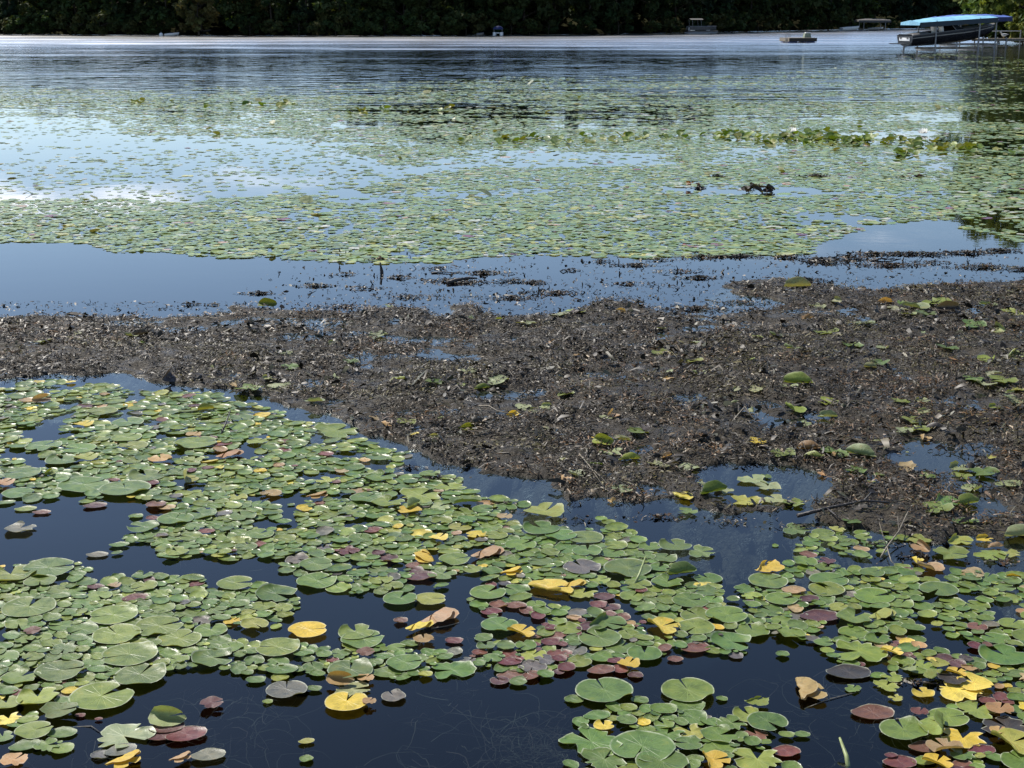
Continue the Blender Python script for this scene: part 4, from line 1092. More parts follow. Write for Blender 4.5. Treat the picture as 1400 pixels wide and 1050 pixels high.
for (px, py, w, c, shape, label, rot) in HERO:
    x, y = (float(q) for q in ground(px, py))
    r = width_at(py, w) / 2
    onmud = float(mud_z(x, y))
    z = max(0.006, onmud + 0.01) + rp_.uniform(0, .008)
    tilt = (rp_.uniform(-.02, .02), rp_.uniform(-.02, .02))
    dig = int(shape[-1]) if shape[-1].isdigit() else None
    base = shape.rstrip('0123456789')
    mat_scale = 1.0
    if base == 'big': me = BIGPADS[dig if dig is not None else rp_.randrange(7)]; nm = 'lily_pad'
    elif base == 'torn': me = TORNPADS[dig if dig is not None else rp_.randrange(3)]; nm = 'torn_lily_pad'
    elif base == 'small': me = SMALLPADS[dig if dig is not None else rp_.randrange(5)]; nm = 'watershield_pad'; r = r / 1.15
    elif base == 'fold': me = FOLDED[dig]; nm = 'folded_lily_leaf'; r *= 1.12; z += .012
    elif base == 'rolled': me = ROLLED[dig]; nm = 'rolled_lily_leaf'; r *= 1.3; z += .012
    else: me = CUPPED; nm = 'cupped_lily_leaf'; r *= 1.2; z += .012
    pre = {'y': 'yellow_', 'o': 'orange_', 'r': 'red_'}.get(c, '')
    if base in ('big', 'torn', 'small') and pre: nm = pre + nm
    if base == 'big' and r > .08: z += .006
    o = put(nm, me, x, y, z, r, rot if base in ('big', 'torn', 'fold', 'cup', 'rolled') else rot, jitter(rp_.choice(PAL[c])), tilt)
    PLACED.append((x, y, r * .96))
    what = {'big': 'lily pad', 'torn': 'torn lily pad', 'small': 'small oval pad', 'fold': 'folded lily leaf', 'rolled': 'rolled lily leaf', 'cup': 'cupped lily leaf'}[base]
    cat = 'lily pad' if base in ('big', 'torn') else ('small pad' if base == 'small' else 'withered leaf')
    grp = {'lily pad': 'floating lily pads', 'small pad': 'small oval pads', 'withered leaf': 'folded and withered lily leaves'}[cat]
    tag(o, label, cat, grp)
    if label:
        LANDMARKS.append((px, py, 'the ' + label))
    else:
        LABELLED.append((o, px, py, CAT[c] + ' ' + what, grp))

# ---- the crowd of pads close by
RAFTS = [
    [(-60, 528), (0, 527), (60, 522), (150, 527), (250, 537), (340, 553), (390, 572), (430, 582), (500, 602), (540, 625), (560, 642), (630, 662), (690, 692), (720, 722), (860, 717), (880, 742), (770, 790), (690, 800), (640, 792), (600, 802), (540, 813), (440, 813), (385, 790), (400, 765), (330, 757), (230, 768), (165, 757), (150, 738), (215, 708), (190, 686), (-60, 682)],
    [(-60, 775), (100, 768), (130, 790), (330, 798), (400, 800), (408, 822), (370, 852), (332, 890), (340, 915), (230, 928), (200, 948), (180, 975), (100, 977), (30, 962), (-60, 975)],
    [(345, 872), (380, 858), (470, 858), (545, 866), (562, 884), (640, 905), (642, 925), (560, 930), (450, 930), (335, 912)],
    [(640, 802), (720, 790), (880, 745), (905, 772), (1000, 792), (1060, 777), (1200, 770), (1320, 790), (1460, 790), (1460, 832), (1300, 852), (1215, 870), (1195, 903), (1130, 903), (1050, 872), (1010, 890), (900, 893), (880, 920), (800, 903), (745, 928), (690, 938), (645, 880)],
    [(1205, 878), (1270, 872), (1330, 835), (1460, 830), (1460, 1050), (1260, 1060), (1300, 1000), (1330, 985), (1290, 965), (1230, 962), (1195, 935)],
    [(775, 985), (860, 968), (990, 985), (1060, 975), (1080, 1030), (1060, 1065), (780, 1065)],
    [(1080, 718), (1240, 718), (1250, 750), (1200, 768), (1080, 770), (1060, 750)],
    [(10, 980), (95, 985), (90, 1030), (20, 1035)],
]
DENS = [1.0, 1.0, 0.75, 0.95, 0.55, 0.6, 0.10, 0.3]
rs = np.random.default_rng(77)
cell = 0.16
gridh = {}


def try_place(x, y, r, gap):
    i, j = int(math.floor(x / cell)), int(math.floor(y / cell))
    for a in range(i - 2, i + 3):
        for b_ in range(j - 2, j + 3):
            for (qx, qy, qr) in gridh.get((a, b_), ()):
                lim = qr * (.93 if qr > .07 else gap) + r * gap if qr > .07 else (qr + r) * gap
                if (qx - x) ** 2 + (qy - y) ** 2 < lim * lim: return False
    gridh.setdefault((i, j), []).append((x, y, r))
    return True


for (x, y, r) in PLACED:
    gridh.setdefault((int(math.floor(x / cell)), int(math.floor(y / cell))), []).append((x, y, r))
CROWD = []
for poly, dens in zip(RAFTS, DENS):
    P = np.array(poly, float)
    wx, wy = ground(P[:, 0], P[:, 1])
    W = np.stack([wx, wy], 1)
    x0, x1, y0, y1 = wx.min(), wx.max(), wy.min(), wy.max()
    area = abs(np.sum(wx * np.roll(wy, -1) - np.roll(wx, -1) * wy)) / 2
    tries = int(area * 5200 * dens)
    n_ = int(tries * (x1 - x0) * (y1 - y0) / area)
    X, Y = x0 + rs.random(n_) * (x1 - x0), y0 + rs.random(n_) * (y1 - y0)
    ok = inside(W, X + (vnoise(X * 6, Y * 6, 3) - .5) * .25, Y + (vnoise(X * 6, Y * 6, 4) - .5) * .25) & (mud_z(X, Y) < -0.01)
    # thin places where the dark water shows
    ok &= fbm(X * 4.6, Y * 4.6, 9) > (0.385 if dens > .9 else 0.43)
    X, Y = X[ok], Y[ok]
    sizes = np.sort(np.clip(rs.lognormal(np.log(.0245), .40, len(X)), .010, .066))[::-1]
    for x, y, r in zip(X, Y, sizes):
        if r > .036 and rs.random() > .45: continue
        if try_place(x, y, r, 0.78):
            CROWD.append((float(x), float(y), float(r)))
CROWD.sort(key=lambda q: -q[2] / q[1])


def crowd_color():
    k = rp_.random()
    if k < .88: return 'g'
    if k < .93: return 'yg'
    if k < .94: return 'y'
    if k < .95: return 'o'
    if k < .97: return 'r'
    return 'd'


n_ind = {}
rest = []
for (x, y, r) in CROWD:
    c = crowd_color()
    big = r > .043
    # reddish pads gather in front of the middle raft and at the lower corner
    px, py = to_px(x, y)
    if c == 'g' and not big and ((640 < px < 880 and 800 < py < 930 and rp_.random() < .2) or (px > 1200 and py > 880 and rp_.random() < .3)): c = rp_.choice('rrrryo')
    nm = 'lily_pad' if big else {'g': 'watershield_pad', 'yg': 'watershield_pad', 'd': 'watershield_pad', 'r': 'red_watershield_pad', 'y': 'yellow_watershield_pad', 'o': 'yellow_watershield_pad'}[c]
    lim = {'watershield_pad': 235, 'lily_pad': 140}.get(nm, 90)
    vis = -10 < px < 1410 and py < 1055
    if vis and n_ind.get(nm, 0) < lim:
        n_ind[nm] = n_ind.get(nm, 0) + 1
        me = (BIGPADS[rp_.randrange(7)] if rp_.random() < .7 else MOREPADS[rp_.randrange(6)]) if big else SMALLPADS[rp_.randrange(5)]
        o = put(nm, me, x, y, .005 + rp_.uniform(0, .012), r, rp_.uniform(0, 6.28), jitter(rp_.choice(PAL[c])), (rp_.uniform(-.05, .05), rp_.uniform(-.05, .05)))
        g_ = 'floating lily pads' if big else 'small oval pads'
        tag(o, None, 'lily pad' if big else 'small pad', g_)
        LABELLED.append((o, px, py, CAT[c] + (' lily pad' if big else ' small oval pad'), g_))
    else:
        rest.append((x, y, r, c))


# ---- joined fields of pads
def field(name, tpls, xs, ys, zs, rs_, rots, tx, ty, cols, label, mat, which):
    Vs, Fs, Cs, Us, off = [], [], [], [], 0
    for k, (V, F, U) in enumerate(tpls):
        s = which == k
        if not s.any(): continue
        n = int(s.sum())
        c, sn = np.cos(rots[s])[:, None], np.sin(rots[s])[:, None]
        r_ = rs_[s][:, None]
        X, Y, Z = V[:, 0][None] * r_, V[:, 1][None] * r_, V[:, 2][None] * r_
        Z = Z + X * np.tan(tx[s])[:, None] + Y * np.tan(ty[s])[:, None]
        P = np.stack([X * c - Y * sn + xs[s][:, None], X * sn + Y * c + ys[s][:, None], Z + zs[s][:, None]], 2)
        F = np.array(F)
        Vs.append(P.reshape(-1, 3)); Fs.append((F[None] + (np.arange(n) * len(V))[:, None, None] + off).reshape(-1, 4))
        Cs.append(np.repeat(cols[s], len(V), 0)); Us.append(np.tile(U, (n, 1)))
        off += n * len(V)
    V, F, C, U = np.concatenate(Vs), np.concatenate(Fs), np.concatenate(Cs), np.concatenate(Us)
    tri = F[:, 2] == F[:, 3]
    F3 = np.concatenate([F[tri][:, :3], F[~tri][:, [0, 1, 2]], F[~tri][:, [0, 2, 3]]])
    o = link(name, mesh_np(name, V, F3, C, U), mat)
    tag(o, label, 'lily pads', kind='stuff')
    return o


def pal_cols(keys, r):
    out = np.empty((len(keys), 3))
    for k in set(keys):
        s = np.array([q == k for q in keys]); P = np.array(PAL[k])
        out[s] = P[r.integers(0, len(P), s.sum())]
    out *= (0.82 + .36 * r.random(len(keys)))[:, None]
    return out


if rest:
    A = np.array([(q[0], q[1], q[2]) for q in rest]); keys = [q[3] for q in rest]; n = len(A)
    tp = [leaf_template(140 + k, 11, 3, 0, .075, .03, ov, .035) for k, ov in enumerate((1.1, 1.25, 1.4))]
    field('crowded_small_pads', tp, A[:, 0], A[:, 1], .004 + rs.random(n) * .012, A[:, 2], rs.random(n) * 6.28, rs.normal(size=n) * .05, rs.normal(size=n) * .05, pal_cols(keys, rs),
          'countless small green pads packed between the larger lily pads', M_PAD_FAR, rs.integers(0, 3, n))

# ---- the wide field beyond the mud
FIELD = [(-400, 328), (0, 330), (100, 331), (160, 345), (250, 343), (330, 352), (400, 354), (500, 356), (560, 353), (690, 346), (780, 342), (900, 347), (1000, 346), (1080, 341), (1150, 331), (1180, 312), (1215, 304), (1330, 302), (1340, 332), (1400, 334), (1800, 336),
         (1800, 76), (1330, 70), (1260, 74), (1215, 84), (1150, 92), (1050, 103), (800, 108), (500, 114), (200, 120), (-400, 124)]
OPEN = [([(-400, 154), (150, 158), (160, 190), (380, 198), (480, 212), (560, 228), (640, 207), (900, 211), (935, 222), (760, 229), (640, 230), (560, 240), (520, 256), (525, 276), (460, 280), (380, 264), (250, 280), (150, 274), (60, 276), (-400, 285)], .16),
        ([(930, 256), (1100, 257), (1165, 266), (1080, 272), (940, 267)], .12), ([(1235, 156), (1290, 152), (1312, 158), (1316, 165), (1260, 168), (1230, 164)], .28), ([(330, 290), (520, 284), (560, 292), (420, 303)], .45),
        ([(1305, 100), (1500, 100), (1500, 146), (1310, 146)], .55), ([(1310, 150), (1500, 148), (1500, 167), (1315, 166)], .15), ([(820, 146), (960, 146), (960, 168), (820, 168)], .5), ([(1360, 290), (1420, 285), (1420, 330), (1350, 330)], .3),
        ([(560, 262), (690, 256), (700, 264), (580, 272)], .4), ([(1000, 205), (1050, 196), (1050, 222), (960, 224)], .35), ([(1260, 222), (1330, 222), (1330, 234), (1265, 234)], .25)]
sp_ = 0.097
ax = np.arange(-32, 32, sp_); ay = np.arange(13, 112, sp_)
AX, AY = np.meshgrid(ax, ay)
AX = AX.ravel() + (rs.random(AX.size) - .5) * sp_ * 1.3; AY = AY.ravel() + (rs.random(AY.size) - .5) * sp_ * 1.3
vis = np.abs(AX) < AY * .385 + .5
AX, AY = AX[vis], AY[vis]
PX, PY = to_px(AX, AY)
wob = np.interp(AY, [20, 45, 60], [1.6, 3.0, 16.0])
PXj, PYj = to_px(AX + (fbm(AX * .8, AY * .8, 51) - .5) * 1.4, np.maximum(AY + (fbm(AX * .3, AY * .8, 52) - .5) * wob, 5))
dens = inside(FIELD, PXj, PYj) * 0.97
for poly, d in OPEN:
    dens = np.where(inside(poly, PXj, PYj), d, dens)
f1 = fbm(AX * .45, AY * .45, 61); f2 = fbm(AX * 1.6, AY * 1.6, 62)
dens = dens * np.clip((f1 * .55 + f2 * .45 - .22) / .15, .15, 1)
dens = dens * np.interp(PY, [70, 100, 125, 150, 190, 250], [.05, .13, .36, .64, .88, 1.0])
lead = fbm(AX * .10, AY * .34, 131, 3) * .6 + fbm(AX * .5, AY * 1.1, 133, 3) * .4
dens = dens * np.clip((lead - np.interp(AY, [14, 22, 45], [.18, .30, .40])) / .12, .10, 1)
dens = dens * np.interp(AY, [30, 50], [1, .68])
dens = np.where((PX < 380) & (PY < 205) & (PY > 150), dens * .75, dens)
sel = rs.random(len(AX)) < dens
AX, AY, PX, PY = AX[sel], AY[sel], PX[sel], PY[sel]
n = len(AX)
ys_ = rs.random(n)
patch = fbm(AX * .7, AY * .7, 71)
keys = np.where(ys_ < .88, 'g', np.where(ys_ < .955, 'yg', np.where(ys_ < .982, 'p', np.where(ys_ < .989, 'o', np.where(ys_ < .995, 'r', 'y')))))
keys = np.where((patch > .60) & (rs.random(n) < .16), 'p', keys)
rad = np.clip(rs.lognormal(np.log(.052), .36, n), .02, .12) * np.interp(AY, [30, 50], [1, 1.3])
txx, tyy = rs.normal(size=n) * .03, rs.normal(size=n) * .03
up = rs.random(n) < .006
txx = np.where(up, np.clip(rs.normal(size=n) * .25, -.45, .45), txx); tyy = np.where(up, np.clip(rs.normal(size=n) * .25, -.45, .45), tyy)
near = AY < 21
keys = np.where(up, 'yg', keys)
zz = .0025 + rs.random(n) * .0055 + np.where(up, rad * .45, 0)
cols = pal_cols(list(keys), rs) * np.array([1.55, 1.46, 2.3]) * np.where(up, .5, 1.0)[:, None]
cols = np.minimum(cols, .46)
tpN = [leaf_template(150 + k, 10, 2, nt, .045, .03, ov, .05) for k, (nt, ov) in enumerate(((.12, 1), (0.2, 1), (0, 1.15)))]
tpF = [leaf_template(160 + k, 8, 1, 0, 0, .02, ov, .05) for k, ov in enumerate((1.0, 1.1))]
which = rs.integers(0, 3, n)
# the pads of the field that show largest are things of their own
order = np.argsort(-(rad / AY) * (np.abs(PX - 700) < 690) * (PY < 352) * ~up)[:24]
ind = np.zeros(n, bool); ind[order] = True
for k in order:
    o = put('lily_pad', BIGPADS[rp_.randrange(7)], float(AX[k]), float(AY[k]), float(zz[k]), float(rad[k]), rp_.uniform(0, 6.28), (*[float(q) for q in cols[k]], 1))
    tag(o, None, 'lily pad', 'floating lily pads')
    LABELLED.append((o, float(PX[k]), float(PY[k]), CAT[str(keys[k])] + ' field lily pad', 'floating lily pads'))
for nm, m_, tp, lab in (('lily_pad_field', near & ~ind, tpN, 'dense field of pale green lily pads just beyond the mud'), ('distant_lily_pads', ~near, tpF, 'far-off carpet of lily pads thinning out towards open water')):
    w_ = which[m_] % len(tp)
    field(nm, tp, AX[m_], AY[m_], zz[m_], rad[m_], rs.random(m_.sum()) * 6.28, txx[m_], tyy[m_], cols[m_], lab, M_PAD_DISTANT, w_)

# ================================================================== THE ROTTING MAT ON THE MUD
def scraps(name, x, y, z, ln, wd, yaw, pitch, roll, bend, cols, label):
    """thin bent strips: three cross rows of two points each, lifted in the middle"""
    n = len(x)
    t = np.array([-1., 0., 1.])
    dirx, diry = np.cos(yaw), np.sin(yaw)
    V = np.empty((n, 3, 2, 3))
    cp, sp2 = np.cos(pitch), np.sin(pitch)
    for i, q in enumerate(t):
        along = q * ln * .5
        side = bend * ln * (1 - q * q) * .6
        arch = np.abs(bend) * ln * (1 - q * q) * .55
        cx = x + dirx * along * cp - diry * side
        cy = y + diry * along * cp + dirx * side
        cz = z + along * sp2 + arch
        w = wd * (1 if i == 1 else .55)
        for j, sg in enumerate((-1, 1)):
            V[:, i, j, 0] = cx - sg * diry * w * .5 * np.cos(roll)
            V[:, i, j, 1] = cy + sg * dirx * w * .5 * np.cos(roll)
            V[:, i, j, 2] = cz + sg * w * .5 * np.sin(roll)
    b0 = (np.arange(n) * 6)[:, None]
    F = np.concatenate([b0 + np.array([0, 2, 3, 1]), b0 + np.array([2, 4, 5, 3])])
    o = link(name, mesh_np(name, V.reshape(-1, 3), F, np.repeat(cols, 6, 0)), M_SCRAP)
    tag(o, label, 'debris', kind='stuff')
    return o


def scrap_cols(n, r, x, y, pale=.05):
    base = np.array([(.042, .034, .021), (.026, .021, .014), (.072, .058, .035), (.052, .049, .025), (.015, .012, .009), (.10, .083, .055)])
    c = base[r.choice(6, n, p=[.27, .24, .17, .13, .13, .06])]
    k = r.random(n)
    c = np.where((k < pale)[:, None], np.array((.22, .19, .14)) * (.6 + .8 * r.random(n))[:, None], c)
    olive = (fbm(x * 1.3, y * 1.3, 91) > .56) & (r.random(n) < .35)
    c = np.where(olive[:, None], np.array((.085, .080, .028)), c)
    warm = (fbm(x * 1.7, y * 1.7, 93) > .57) & (r.random(n) < .3)
    c = np.where(warm[:, None], np.array((.11, .064, .024)), c)
    return c * np.array([1.12, 1.0, .88]) * (.7 + .6 * r.random(n))[:, None] * (.65 + .7 * fbm(x * .9, y * .9, 97))[:, None]


rd = np.random.default_rng(5)
n0 = 560000
X = rd.uniform(-6.2, 6.2, n0); Y = 7.2 + 8.2 * rd.random(n0)
ok = np.abs(X) < Y * .37 + .3
X, Y = X[ok], Y[ok]
Z = mud_z(X, Y)
clump = fbm(X * 2.6, Y * 2.6, 101) * .6 + fbm(X * 8, Y * 8, 102) * .4
p = np.clip((Z + .012) / .02, 0, 1) * np.clip((clump - .33) / .22, .10, 1) * np.interp(Y, [7, 12, 15], [.95, .8, .6])
ok = rd.random(len(X)) < p
X, Y, Z, clump = X[ok], Y[ok], Z[ok], clump[ok]
n = len(X)
heap = np.clip((clump - .48) / .2, 0, 1)
ln = np.clip(rd.lognormal(np.log(.022), .6, n), .007, .13)
scraps('plant_debris', X, Y, np.maximum(Z, 0) + .003 + rd.random(n) ** 2 * (.012 + .05 * heap), ln, np.clip(rd.lognormal(np.log(.0062), .5, n), .002, .022), rd.random(n) * 6.28, rd.normal(size=n) * (.18 + .25 * heap), rd.normal(size=n) * .55, rd.normal(size=n) * .28,
       scrap_cols(n, rd, X, Y), 'brown mat of rotting plant scraps covering the mud')

# coarser rotten leaf pieces lying in clumps
n0 = 16000
X = rd.uniform(-6.2, 6.2, n0); Y = 7.2 + 8.2 * rd.random(n0)
Z = mud_z(X, Y)
cl2 = fbm(X * 3.1, Y * 3.1, 111) * .55 + fbm(X * 1.1, Y * 1.1, 112) * .45
ok = (np.abs(X) < Y * .37 + .3) & (Z > -.004) & (rd.random(n0) < np.clip((cl2 - .46) / .12, .04, 1))
X, Y, Z = X[ok], Y[ok], Z[ok]; n = len(X)
cc = np.array([(.020, .016, .011), (.034, .026, .016), (.055, .042, .025), (.042, .042, .020), (.10, .085, .05)])[rd.choice(5, n, p=[.36, .30, .20, .12, .02])] * (.7 + .6 * rd.random(n))[:, None]
scraps('rotten_leaf_litter', X, Y, np.maximum(Z, 0) + .008 + rd.random(n) * .03, np.clip(rd.lognormal(np.log(.055), .4, n), .02, .15), np.clip(rd.lognormal(np.log(.022), .45, n), .006, .055), rd.random(n) * 6.28, rd.normal(size=n) * .3, rd.normal(size=n) * .6, rd.normal(size=n) * .35, cc, 'dark curled pieces of rotten leaf heaped on the mud')

# scraps drifting in the open water round the bank
ISL = [(350, 405, 30), (260, 415, 20), (300, 410, 16), (430, 392, 40), (470, 378, 30), (500, 385, 44), (520, 352, 22), (545, 378, 26), (600, 372, 30), (610, 388, 50), (660, 375, 44), (640, 395, 55), (700, 388, 44), (730, 378, 26), (780, 365, 20), (820, 355, 24), (870, 362, 36), (860, 385, 40), (900, 358, 36), (960, 350, 44), (1010, 350, 40),
       (1070, 348, 44), (1110, 352, 40), (1160, 353, 55), (1200, 350, 55), (1240, 345, 50), (1280, 352, 50), (1320, 345, 44), (1370, 345, 55), (1150, 372, 70), (1220, 366, 60), (1290, 368, 50), (1340, 362, 60), (1090, 372, 40), (960, 385, 40), (930, 372, 44), (1390, 365, 40), (560, 405, 70), (480, 408, 50), (700, 410, 60), (760, 400, 50), (950, 418, 80), (1010, 412, 50),
       (1030, 262, 13), (1040, 258, 10), (955, 257, 12), (1120, 243, 30), (1235, 243, 14), (1255, 241, 12), (975, 238, 18),
       (720, 700, 40), (790, 712, 50), (900, 708, 60), (1000, 715, 60), (1100, 722, 60), (1200, 745, 60), (600, 655, 40), (690, 690, 40), (1280, 770, 60), (1370, 770, 60), (560, 640, 30), (1250, 760, 50), (1300, 930, 50), (1330, 920, 40), (1340, 955, 30), (1250, 935, 50), (940, 955, 26), (1230, 900, 40)]
Xs, Ys, Hs = [], [], []
for (px, py, w) in ISL:
    gx_, gy_ = ground(px, py); r_ = width_at(py, w) * .5
    m_ = int(np.clip(260 * (r_ / .2) ** 1.3, 40, 460) * (.45 + .9 * rd.random()))
    if py > 690: m_ = int(m_ * .5)
    a = rd.random(m_) * 6.28; q = np.abs(rd.normal(size=m_)) * .62
    Xs.append(gx_ + np.cos(a) * q * r_ * 1.7); Ys.append(gy_ + np.sin(a) * q * r_ * .6 + (gy_ > 9) * rd.normal() * .25); Hs.append(np.exp(-q * q * 2))
X, Y, Hh = np.concatenate(Xs), np.concatenate(Ys), np.concatenate(Hs)
m2 = 4200                                                          # loose bits everywhere near the far edge of the mud
u = rd.uniform(0, 1500, m2) - 50; v = 345 + rd.random(m2) ** .6 * 80
ok = (u > 330 + 240 * rd.random(m2)) | (v > 412); u, v = u[ok], v[ok]
x2, y2 = ground(u, v)
X, Y, Hh = np.concatenate([X, x2]), np.concatenate([Y, y2]), np.concatenate([Hh, np.zeros(len(x2))])
n = len(X)
far_ = np.clip(Y / 14, .8, 2.2)
scraps('drifting_debris', X, Y, np.maximum(mud_z(X, Y), 0) + .002 + rd.random(n) * .022 * Hh * far_, np.clip(rd.lognormal(np.log(.026), .55, n), .010, .11) * far_, np.clip(rd.lognormal(np.log(.009), .5, n), .003, .028) * far_, rd.random(n) * 6.28, rd.normal(size=n) * .22, rd.normal(size=n) * .5, rd.normal(size=n) * .25,
       scrap_cols(n, rd, X, Y, .05) * .55, 'dark plant scraps drifting on the water round the mud')

# upright black shoots and curled stalk ends, each one a small tube, too many to count
def strands(name, items, mat, label, cat):
    Vs, Fs, Cs, off = [], [], [], 0
    for pts, r_, col in items:
        pts = np.asarray(pts, float); k = len(pts)
        d = np.gradient(pts, axis=0); d /= np.linalg.norm(d, axis=1)[:, None] + 1e-9
        a = np.cross(d, np.array([.3, .2, .93])); a /= np.linalg.norm(a, axis=1)[:, None] + 1e-9
        b_ = np.cross(d, a)
        rr_ = (np.linspace(1, .35, k) * r_)[:, None]
        ring = np.stack([pts + rr_ * (a * math.cos(t_) + b_ * math.sin(t_)) for t_ in (0, 2.094, 4.188)], 1)
        Vs.append(ring.reshape(-1, 3))
        for i in range(k - 1):
            for j in range(3):
                Fs.append((off + i * 3 + j, off + i * 3 + (j + 1) % 3, off + i * 3 + 3 + (j + 1) % 3, off + i * 3 + 3 + j))
        Cs.append(np.tile(col, (k * 3, 1))); off += k * 3
    o = link(name, mesh_np(name, np.concatenate(Vs), np.array(Fs), np.concatenate(Cs)), mat)
    return tag(o, label, cat, kind='stuff')


items = []
rq = random.Random(9)
for k in range(1500):
    if k < 1150:
        px, py = rq.uniform(-20, 1420), rq.uniform(385, 745)
    else:
        px, py = rq.uniform(380, 1420), 343 + rq.random() * 60
        if rq.random() < .68: continue
    x, y = (float(q) for q in ground(px, py)); z = float(mud_z(x, y))
    if k < 1150 and z < 0.003: continue
    z = max(z, 0)
    L_ = rq.uniform(.03, .09) * (.75 if k >= 1150 else 1); a = rq.uniform(0, 6.28); lean = rq.uniform(.1, 1.3); cu = rq.uniform(-1.6, 1.6)
    pts = [(x, y, z - .01)]
    for i in range(4):
        lean2 = lean + cu * i / 4
        p0 = pts[-1]; pts.append((p0[0] + math.cos(a) * math.sin(lean2) * L_ / 4, p0[1] + math.sin(a) * math.sin(lean2) * L_ / 4, max(z + .002, p0[2] + math.cos(lean2) * L_ / 4)))
    t_ = rq.choice([(.018, .015, .013), (.03, .024, .018), (.05, .04, .03)])
    items.append((pts, rq.uniform(.003, .008) * (1.9 if k >= 1150 else 1), t_))
for k in range(3400):
    px, py = rq.uniform(-20, 1420), rq.uniform(385, 745)
    x, y = (float(q) for q in ground(px, py)); z = float(mud_z(x, y))
    if z < .002: continue
    L_ = rq.uniform(.06, .26); a = rq.gauss(0.2, .9); pts = []
    for i in range(6):
        pts.append((x, y, float(mud_z(x, y)) + .010 + .010 * rq.random()))
        x += math.cos(a) * L_ / 5; y += math.sin(a) * L_ / 5; a += rq.gauss(0, .45)
    t_ = rq.choice([(.022, .017, .011), (.04, .032, .02), (.075, .06, .038), (.05, .05, .024), (.14, .115, .08)])
    items.append((pts, rq.uniform(.0015, .0045), t_))
strands('dead_shoots', items, M_SCRAP, 'blackened stalks matted on the mud and sticking up from shallow water', 'stalks')

# faint weed under the clear water
items = []
for (cx_, cy_, w, cnt) in [(330, 1000, 130, 46), (310, 955, 70, 22), (90, 1030, 120, 30), (640, 1020, 120, 22), (720, 1000, 70, 60), (745, 985, 60, 40), (660, 890, 50, 30), (690, 860, 60, 26), (1140, 960, 110, 26), (1110, 1010, 90, 16), (1265, 960, 60, 70), (1330, 930, 60, 40), (1350, 840, 60, 30), (560, 850, 70, 10), (800, 1010, 60, 30), (560, 1040, 70, 14), (250, 765, 80, 16), (1240, 860, 50, 24), (850, 950, 60, 8), (1170, 930, 60, 16), (980, 720, 120, 40), (640, 930, 60, 12), (960, 970, 50, 30)]:
    for k in range(cnt):
        x, y = (float(q) for q in ground(cx_ + rq.gauss(0, w * .5), cy_ + rq.gauss(0, w * .25)))
        z = -rq.uniform(.012, .16); a = rq.uniform(0, 6.28); L_ = rq.uniform(.10, .42); pts = [(x, y, z)]; da = rq.uniform(-.5, .5)
        for i in range(7):
            a += da + rq.uniform(-.3, .3)
            p0 = pts[-1]; pts.append((p0[0] + math.cos(a) * L_ / 7, p0[1] + math.sin(a) * L_ / 7, min(-.008, p0[2] + rq.uniform(-.015, .02))))
        c_ = rq.choice([(.035, .032, .02), (.024, .022, .014), (.055, .045, .03), (.045, .028, .02)])
        items.append((pts, rq.uniform(.0008, .0024), c_))
strands('submerged_weeds', items, M_WEED, 'thin brown water weed trailing under the clear dark water', 'weeds')

